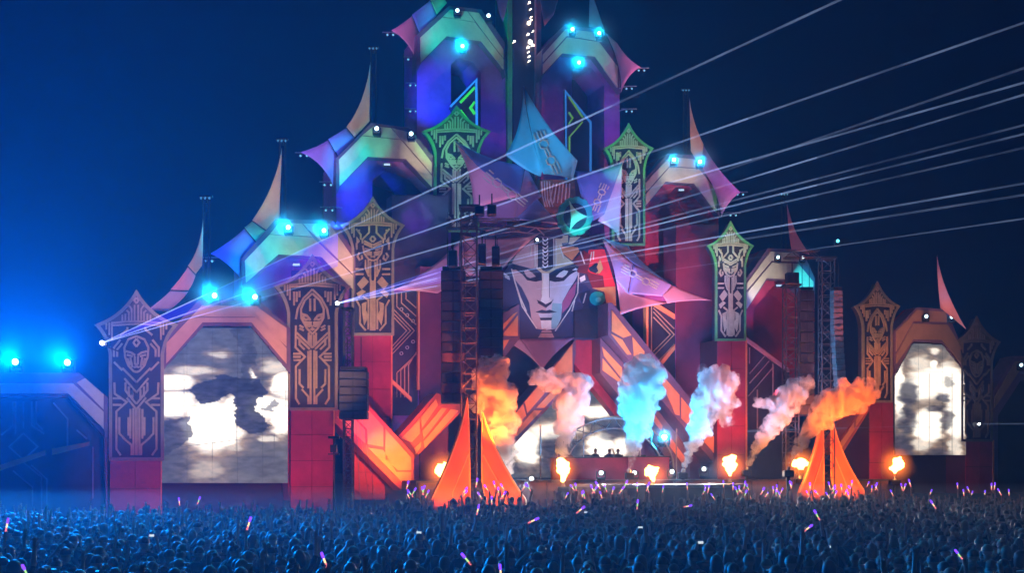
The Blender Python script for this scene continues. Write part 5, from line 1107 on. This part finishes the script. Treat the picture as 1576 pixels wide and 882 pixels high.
def body(arms, lean=0.0, fem=False, hipx=.0):
    """one skinned body; y forward. returns mesh with cloth/trouser/skin slots"""
    V = []; E = []; Rd = []; tagv = []
    def add(co, r, p=None, tg=0):
        V.append(Vector(co)); Rd.append(r if isinstance(r, tuple) else (r, r)); tagv.append(tg)
        if p is not None: E.append((p, len(V) - 1))
        return len(V) - 1
    sw = .165 if fem else .19; L = lean
    pel = add((hipx, 0, .97), (.165, .12)); sp = add((hipx * .5, .01 + L * .3, 1.13), (.135, .105), pel); ch = add((0, .0 + L * .7, 1.33), (.175, .115), sp); up = add((0, -.01 + L, 1.44), (.12, .085), ch)
    nk = add((0, .005 + L * 1.1, 1.515), (.052, .055), up, 2); jaw = add((0, .03 + L * 1.2, 1.575), (.066, .082), nk, 2); hd = add((0, .02 + L * 1.2, 1.65), (.077, .098), jaw, 2); tp = add((0, .01 + L * 1.2, 1.715), (.06, .075), hd, 2)
    add((0, .135 + L * 1.2, 1.615), .014, jaw, 2)                     # nose
    for s in (-1, 1): add((s * .087, .01 + L * 1.2, 1.63), .016, hd, 2)  # ears
    hands = {}
    for a in arms:
        s = a['side']; so = add((s * sw, L * .9, 1.42), .062, up, 0)
        e = add((s * a['el'][0], a['el'][1] + L * .9, a['el'][2]), .045, so, 0); w0 = add((s * a['wr'][0], a['wr'][1] + L * .9, a['wr'][2]), .03, e, 2)
        h = add((s * a['hd'][0], a['hd'][1] + L * .9, a['hd'][2]), (.036, .02), w0, 2); hands[s] = V[h].copy()
        d = (V[h] - V[w0]).normalized(); sd = d.cross(Vector((0, 1, 0)));
        if sd.length < .2: sd = Vector((1, 0, 0))
        sd.normalize(); cl = a['fing']
        for k, (o, ln) in enumerate(((-.03, .062), (-.01, .075), (.01, .07), (.028, .055))):
            k1 = add(V[h] + sd * o + d * ln * .6, .0095, h, 2); add(V[k1] + (d * (1 - cl) + Vector((0, 1, 0)) * cl * .9 - d * cl * .5) * ln * .55, .008, k1, 2)
        th = add(V[w0] + d * .045 - sd * .042, .011, w0, 2); add(V[th] + d * .04 - sd * (.012 if cl < .5 else -.02), .009, th, 2)
    for s in (-1, 1):
        hp = add((s * .09 + hipx, 0, .9), .1, pel, 1); kn = add((s * .105 + hipx * .3, .03, .5), .066, hp, 1); an = add((s * .11, -.01, .1), .044, kn, 1); add((s * .125, .13, .04), (.045, .035), an, 1)
    me = bpy.data.meshes.new('skeleton'); me.from_pydata([tuple(v) for v in V], E, [])
    o = bpy.data.objects.new('tmp', me); COL.objects.link(o)
    o.modifiers.new('s', 'SKIN'); sv = me.skin_vertices[0].data
    for i, r in enumerate(Rd): sv[i].radius = r
    sv[pel].use_root = True; o.modifiers['s'].use_smooth_shade = True
    ss = o.modifiers.new('u', 'SUBSURF'); ss.levels = 1; ss.render_levels = 1
    dg = bpy.context.evaluated_depsgraph_get(); m2 = bpy.data.meshes.new_from_object(o.evaluated_get(dg)); COL.objects.unlink(o); bpy.data.objects.remove(o)
    m2.materials.clear()
    for m in (CLOTH, TROUS, SKIN): m2.materials.append(m)
    segs = [(V[a], V[b], tagv[b]) for a, b in E]
    for p in m2.polygons:
        c = Vector(p.center); best = 9; tg = 0
        for a, b, t_ in segs:
            ab = b - a; f = max(0, min(1, (c - a).dot(ab) / max(1e-9, ab.length_squared))); dd = (c - a - ab * f).length
            if dd < best: best = dd; tg = t_
        p.material_index = tg; p.use_smooth = True
    return m2, hands, L
def hair_mesh(style, L):
    bm = bmesh.new(); bmesh.ops.create_uvsphere(bm, u_segments=14, v_segments=10, radius=1)
    rem = []
    for v in bm.verts:
        x, y, z = v.co
        if style in ('short', 'bun', 'cap'):
            if z < (-.15 if y < .3 else .35): rem.append(v)
        elif style == 'long':
            if y > .45 and z < .3: rem.append(v)
    bmesh.ops.delete(bm, geom=rem, context='VERTS')
    for v in bm.verts:
        x, y, z = v.co
        k = 1 + .05 * noise.noise(v.co * 4)
        v.co = Vector((x * .1 * k, y * .125 * k, z * .125 * k))
        if style == 'long' and z < 0: v.co.z *= 2.6; v.co.x *= 1.12; v.co.y = v.co.y * .7 - .03
        v.co += Vector((0, .02 + L * 1.2 - .008, 1.66))
    if style == 'bun': bmesh.ops.create_icosphere(bm, subdivisions=1, radius=.06, matrix=Matrix.Translation((0, -.06 + L * 1.2, 1.79)))
    if style == 'cap':
        r = bmesh.ops.create_cone(bm, cap_ends=True, segments=12, radius1=.12, radius2=.115, depth=.02, matrix=Matrix.Translation((0, .1 + L * 1.2, 1.7)))
    me = bpy.data.meshes.new('hair'); bm.to_mesh(me); bm.free(); me.materials.append(HAIR); me.polygons.foreach_set('use_smooth', [True] * len(me.polygons)); return me
def dn(s, k=0): return arm(s, 0, (.25 + k, -.03, 1.14), (.24 + k, .08, .9), (.235 + k, .11, .82), .4)
def upv(s, sp=.0, h=0): return arm(s, 0, (.3 + sp, .06, 1.6 + h), (.32 + sp * 1.6, .1, 1.86 + h), (.325 + sp * 1.6, .11, 1.95 + h), .1)
def fist(s): return arm(s, 0, (.3, .1, 1.52), (.26, .16, 1.78), (.25, .18, 1.86), .95)
def phone(s): return arm(s, 0, (.24, .2, 1.4), (.1, .32, 1.66), (.06, .34, 1.74), .8)
def head_hand(s): return arm(s, 0, (.36, .05, 1.55), (.19, .06, 1.74), (.13, .03, 1.78), .3)
def front(s): return arm(s, 0, (.27, .05, 1.15), (.16, .24, 1.2), (.1, .28, 1.22), .5)
POSES = [ # arms, lean, female, hip, hair, words
    ([dn(-1), dn(1)], 0, False, 0, 'short', 'standing with arms hanging down and short hair'), ([upv(-1, .05), upv(1, .05)], .02, False, 0, 'short', 'raising both open hands high'),
    ([dn(-1), fist(1)], .03, False, .02, 'cap', 'in a cap pumping one fist'), ([phone(-1), phone(1)], 0, False, 0, 'short', 'holding both hands up in front'),
    ([front(-1), front(1)], .03, True, 0, 'long', 'with long loose hair and arms folded in front'), ([dn(-1, .03), upv(1, -.04, .08)], .02, True, -.03, 'long', 'with long hair stretching one arm up'),
    ([head_hand(-1), dn(1)], 0, False, 0, 'short', 'with one hand resting on the head'), ([dn(-1), dn(1, .04)], .04, True, .02, 'bun', 'with hair tied in a bun leaning forward'),
    ([upv(-1, .12, -.05), fist(1)], .0, True, .02, 'bun', 'with a bun, one open hand and one fist raised'), ([dn(-1), dn(1)], .02, False, 0, 'cap', 'in a cap with arms down')]
BODY = []
for arms, ln, fem, hx, hs, words in POSES:
    m, hd, L = body(arms, ln, fem, hx); m.name = 'person'; BODY.append((m, hair_mesh(hs, L), hd, words))
def place(i, x, y, rz, s, label, group, z=0.0):
    m, h, hd, wd = BODY[i]
    o = bpy.data.objects.new('person', m); COL.objects.link(o); o.location = (x, y, z); o.rotation_euler = (0, 0, rz); o.scale = (s, s, s)
    tag(o, label, 'person', group)
    q = bpy.data.objects.new('hair', h); COL.objects.link(q); q.parent = o
    return o
def hand_at(i, side, x, y, rz, s):
    v = BODY[i][2][side]; return Vector((x + s * (v.x * math.cos(rz) - v.y * math.sin(rz)), y + s * (v.x * math.sin(rz) + v.y * math.cos(rz)), s * v.z))

# performers behind the booth, facing the field
for x, y0, i, lb in ((916, 1.0, 9, 'performer in dark clothes behind the booth, nearest the pale plume'), (938, 1.1, 3, 'performer bent over the mixers at the middle of the booth'), (951, .9, 0, 'performer in dark clothes beside the cyan plume')):
    p = P_DJ.loc(x, -1.7 - y0 * .2); place(i, p.x, p.y, R(180 + 20), 1.02, lb, 'performers in the booth', ZD)

# crowd spots on a jittered grid between the camera and the barrier line in front of the stage
def front_y(x): return 44.5 + .40 * x if x > -12 else 39.7 + .15 * (x + 12)
spots = []; sticks = []; rs = random.Random(21)
STICKS = [(728, 868, 12, -40), (772, 860, 12, -8), (1235, 826, 17, 50), (1484, 843, 15, -35), (885, 786, 26, 50), (810, 800, 23, 65), (1263, 797, 24, -28), (1442, 780, 28, -30), (733, 790, 25, 10), (46, 872, 11.5, -30), (8, 815, 20, 5), (277, 776, 33, -15), (303, 774, 34, 20), (379, 812, 20, 15), (505, 870, 11.5, -20), (980, 778, 28, 5), (1050, 776, 30, 80), (757, 775, 31, 0)]
for k in range(92):
    px = rs.uniform(1150, 1560) if k % 3 == 1 else rs.uniform(760, 1300) if k % 4 else rs.uniform(620, 800); STICKS.append((px, rs.uniform(745, 768), None, rs.uniform(-40, 40)))
used = []
def free(x, y, r): return all((x - a) ** 2 + (y - b) ** 2 > r * r for a, b in used)
holders = []
for px, py, Y, tl in STICKS:
    pose = rs.choice((5, 1, 2))
    if Y is None:
        Y = 40
        for _ in range(6): Y = min(front_y((px - CX) / F * Y) - .4, 60)
        Y -= rs.uniform(0, 5)
    x = (px - CX) / F * Y; rz = rs.uniform(-.35, .35); s = rs.uniform(.97, 1.06)
    h = hand_at(pose, 1, 0, 0, rz, s); zt = HC - (py - HZ) * Y / F
    if Y > 18: s *= min(1.14, max(.9, (zt - .1) / h.z))
    h = hand_at(pose, 1, 0, 0, rz, s); X, YY = x - h.x, Y - h.y
    holders.append((pose, X, YY, rz, s, px, py, tl)); used.append((X, YY))
gx = []
y = 10.8
while y < 66:
    wdt = y * .5 + 1.5; st = .6 + .0035 * y; x = -wdt
    while x < wdt:
        X = x + rs.uniform(-.24, .24); Y = y + rs.uniform(-.24, .24)
        if Y < front_y(X) and free(X, Y, .42): gx.append((X, Y))
        x += st
    y += st
def pose_pick(Y, X):
    fr = front_y(X) - Y
    if fr < 14 and rs.random() < .42: return rs.choice((1, 2, 5, 8, 1, 3))
    return rs.choice((0, 0, 0, 9, 9, 4, 4, 7, 7, 0, 6, 2, 5, 3))
crowd = []
for X, Y in gx:
    crowd.append((pose_pick(Y, X), X, Y, rs.gauss(0, .28) - .12, rs.uniform(.86, 1.03)))
def seen(c): u = c[1] / c[2] * F + CX; v = HZ + (HC - 1.75 * c[4]) * F / c[2]; return -10 < u < 1586 and v < 880
vis = sorted([c for c in crowd if seen(c)], key=lambda c: c[2])
hold_near = [h for h in holders if h[2] < 36]; hold_far = [h for h in holders if h[2] >= 36]
NIND = 285 - len(hold_near)
near = vis[:NIND]; far = [c for c in crowd if c not in set(near)]
NEARBY = ((0, 'before the bluish totem'), (250, 'before the larger video screen'), (447, 'before the copper totem'), (640, 'before the larger orange fins'), (800, 'before the booth'), (1050, 'before the long arch leg'), (1200, 'before the smaller orange fins'), (1345, 'before the smaller video screen'), (1500, 'before the dim far totem'))
def where(px):
    w_ = NEARBY[0][1]
    for a, b in NEARBY:
        if px >= a: w_ = b
    return w_
for c in near:
    px = c[1] / c[2] * F + CX; dist = 'in the nearest rows' if c[2] < 15 else 'in the middle rows' if c[2] < 19 else 'in the farther rows'
    place(c[0], c[1], c[2], c[3], c[4], 'person ' + BODY[c[0]][3].replace('standing ', '') + ' ' + where(px), 'crowd members ' + BODY[c[0]][3].split(' and')[0] + ' ' + where(px))
# glow sticks
SM = [emis('stick_violet', (.16, .04, 1), 2.6), emis('stick_amber', (1, .62, .3), 1.7), emis('stick_rose', (1, .2, .22), 1.3), emis('stick_lime', (.5, .85, .25), 1.2)]
def seg_mesh(z0, z1, r, m):
    bm = bmesh.new(); add_bar(bm, (0, 0, z0), (0, 0, z1), r, 8); bmesh.ops.bevel(bm, geom=[e for e in bm.edges if abs(e.verts[0].co.z - e.verts[1].co.z) < 1e-4], offset=r * .35, segments=1, affect='EDGES')
    me = bpy.data.meshes.new('tube'); bm.to_mesh(me); bm.free(); me.materials.append(m); return me
TIP = seg_mesh(.3, .45, .034, SM[0]); MID = seg_mesh(.17, .295, .024, SM[1]); LOW = seg_mesh(.06, .165, .024, SM[2]); MID2 = seg_mesh(.17, .295, .024, SM[3]); GRIP = seg_mesh(-.09, .055, .02, BLACK)
def stick(p, tl, rz, label, group, sc=1.0, alt=False):
    t = thing('glow_stick', p, label, 'glow stick', group); t.rotation_euler = (R(-12), R(tl), rz); t.scale = (sc, sc, sc)
    for nm, me in (('tip', TIP), ('tube', MID2 if alt else MID), ('tube', LOW), ('grip', GRIP)):
        o = bpy.data.objects.new(nm, me); COL.objects.link(o); o.parent = t
for i, (pose, X, Y, rz, s, px, py, tl) in enumerate(holders):
    h = hand_at(pose, 1, X, Y, rz, s)
    nearh = Y < 36
    if nearh:
        place(pose, X, Y, rz, s, 'person holding up a violet-tipped glow stick ' + where(px) + (' low in frame' if py > 820 else ''), 'crowd members with glow sticks ' + where(px))
        lb = 'violet-tipped glow stick ' + ('tilted over ' if abs(tl) > 18 else 'held upright ') + where(px) + (' low in frame' if py > 820 else ' amid the crowd')
    else: lb = 'small violet-tipped glow stick in the front rows ' + where(px)
    stick(h, tl, rz, lb, 'glow sticks ' + where(px) + (' near' if nearh else ' in the front rows'), (.47 if Y < 18 else .7) if nearh else rs.uniform(.75, 1.05), i % 3 == 0)
# lit phones held up
def phone_thing(p, rz, label):
    t = thing('phone', p, label, 'phone', 'lit phones in the crowd'); t.rotation_euler = (R(-8), 0, rz)
    bm = bmesh.new(); add_box(bm, (0, 0, .04), .11, .01, .055); o = frombm('case', bm, BLACK); o.parent = t
    bm = bmesh.new(); add_box(bm, (0, -.0065, .04), .1, .004, .047); o = frombm('screen', bm, emis('phone_screen', (.85, .95, 1), .8)); o.parent = t
for px, Y, lb in ((645, 21, 'lit phone held up before the larger orange fins'), (985, 23, 'lit phone held up before the booth'), (1090, 18, 'lit phone held up before the long arch leg'), (222, 20, 'lit phone held up before the bluish totem'), (905, 32, 'small lit phone in the rows before the booth')):
    x = (px - CX) / F * Y; rz = rs.uniform(-.2, .2); place(3, x, Y, rz, 1.05, 'person filming with the ' + lb, 'people filming'); a = hand_at(3, 1, x, Y, rz, 1.05); b = hand_at(3, -1, x, Y, rz, 1.05); phone_thing((a + b) / 2 + Vector((0, -.02, 0)), rz, lb)
# the rest of the crowd: one mass
src = bpy.data.collections.new('crowd_sources')
for i, (m, h, hd, wd) in enumerate(BODY):
    bm = bmesh.new(); bm.from_mesh(m); n0 = len(bm.faces); bm.from_mesh(h); bm.faces.ensure_lookup_table()
    for f in bm.faces[n0:]: f.material_index = 3
    me = bpy.data.meshes.new('crowd_source_%02d' % i); bm.to_mesh(me); bm.free()
    for q in (CLOTH, TROUS, SKIN, HAIR): me.materials.append(q)
    me.polygons.foreach_set('use_smooth', [True] * len(me.polygons)); src.objects.link(bpy.data.objects.new('crowd_source_%02d' % i, me))
mass = far + [h[:5] for h in hold_far]
me = bpy.data.meshes.new('crowd'); me.from_pydata([(c[1], c[2], 0) for c in mass], [], [])
at1 = me.attributes.new('variant', 'INT', 'POINT'); at1.data.foreach_set('value', [c[0] for c in mass])
at2 = me.attributes.new('turn', 'FLOAT_VECTOR', 'POINT'); at2.data.foreach_set('vector', [q for c in mass for q in (0, 0, c[3])])
at3 = me.attributes.new('size', 'FLOAT', 'POINT'); at3.data.foreach_set('value', [c[4] for c in mass])
co = bpy.data.objects.new('crowd', me); COL.objects.link(co); tag(co, 'dense mass of festival crowd filling the field up to the stage', 'crowd', None, 'stuff')
ng = bpy.data.node_groups.new('crowd_nodes', 'GeometryNodeTree'); ng.interface.new_socket('Geometry', in_out='INPUT', socket_type='NodeSocketGeometry'); ng.interface.new_socket('Geometry', in_out='OUTPUT', socket_type='NodeSocketGeometry')
N = ng.nodes; gi = N.new('NodeGroupInput'); go = N.new('NodeGroupOutput'); ci = N.new('GeometryNodeCollectionInfo'); ci.inputs[0].default_value = src; ci.inputs[1].default_value = True; ci.inputs[2].default_value = True
ip = N.new('GeometryNodeInstanceOnPoints')
def na(nm, ty): q = N.new('GeometryNodeInputNamedAttribute'); q.data_type = ty; q.inputs[0].default_value = nm; return q.outputs[0]
LK = ng.links; LK.new(gi.outputs[0], ip.inputs['Points']); LK.new(ci.outputs[0], ip.inputs['Instance']); ip.inputs['Pick Instance'].default_value = True
LK.new(na('variant', 'INT'), ip.inputs['Instance Index']); er = N.new('FunctionNodeEulerToRotation'); LK.new(na('turn', 'FLOAT_VECTOR'), er.inputs[0]); LK.new(er.outputs[0], ip.inputs['Rotation']); LK.new(na('size', 'FLOAT'), ip.inputs['Scale']); LK.new(ip.outputs[0], go.inputs[0])
co.modifiers.new('crowd', 'NODES').node_group = ng

# barrier line at the side wing
BAR = mat('barrier_metal', (.42, .36, .33), .4, .2, 4, 0, .3)
for i in range(7):
    x = -21.5 + i * 1.9; y = 40.4 + .15 * (x + 12); t = thing('crowd_barrier', (x, y, 0), 'steel crowd barrier section in front of the outermost wing', 'barrier', 'crowd barriers at the side wing')
    d = Vector((1, .15, 0)).normalized() * .92; c = Vector((x, y, 0))
    bm = bmesh.new(); add_bar(bm, c - d + Vector((0, 0, 1.2)), c + d + Vector((0, 0, 1.2)), .05, 6); add_box(bm, c + Vector((0, 0, .05)), 1.8, 1.0, .05); frombm('rail', bm, BAR, t)
    bm = bmesh.new(); add_prism(bm, [c - d + Vector((0, 0, .1)), c + d + Vector((0, 0, .1)), c + d + Vector((0, 0, 1.15)), c - d + Vector((0, 0, 1.15))], Vector((0, .04, 0))); frombm('plate', bm, BAR, t)

# ================================================================== HAZE
hz = bmesh.new(); add_box(hz, (0, 40, 24), 170, 130, 50); h = frombm('haze', hz, None)
h.data.materials.append(volmat('haze', (.3, .55, 1), HAZE, None, 0, .3)); tag(h, 'thin night haze lit by the stage lamps', None, None, 'stuff')

ms = bmesh.new(); add_box(ms, (3, 31, 1.25), 80, 60, 2.5); mo = frombm('crowd_veil', ms, None)  # mist layer added to lay a pale veil over the crowd
mo.data.materials.append(volmat('crowd_veil', (.62, .8, 1), .005, None, 0, .2)); tag(mo, 'added mist layer veiling the heads of the crowd', None, None, 'stuff')
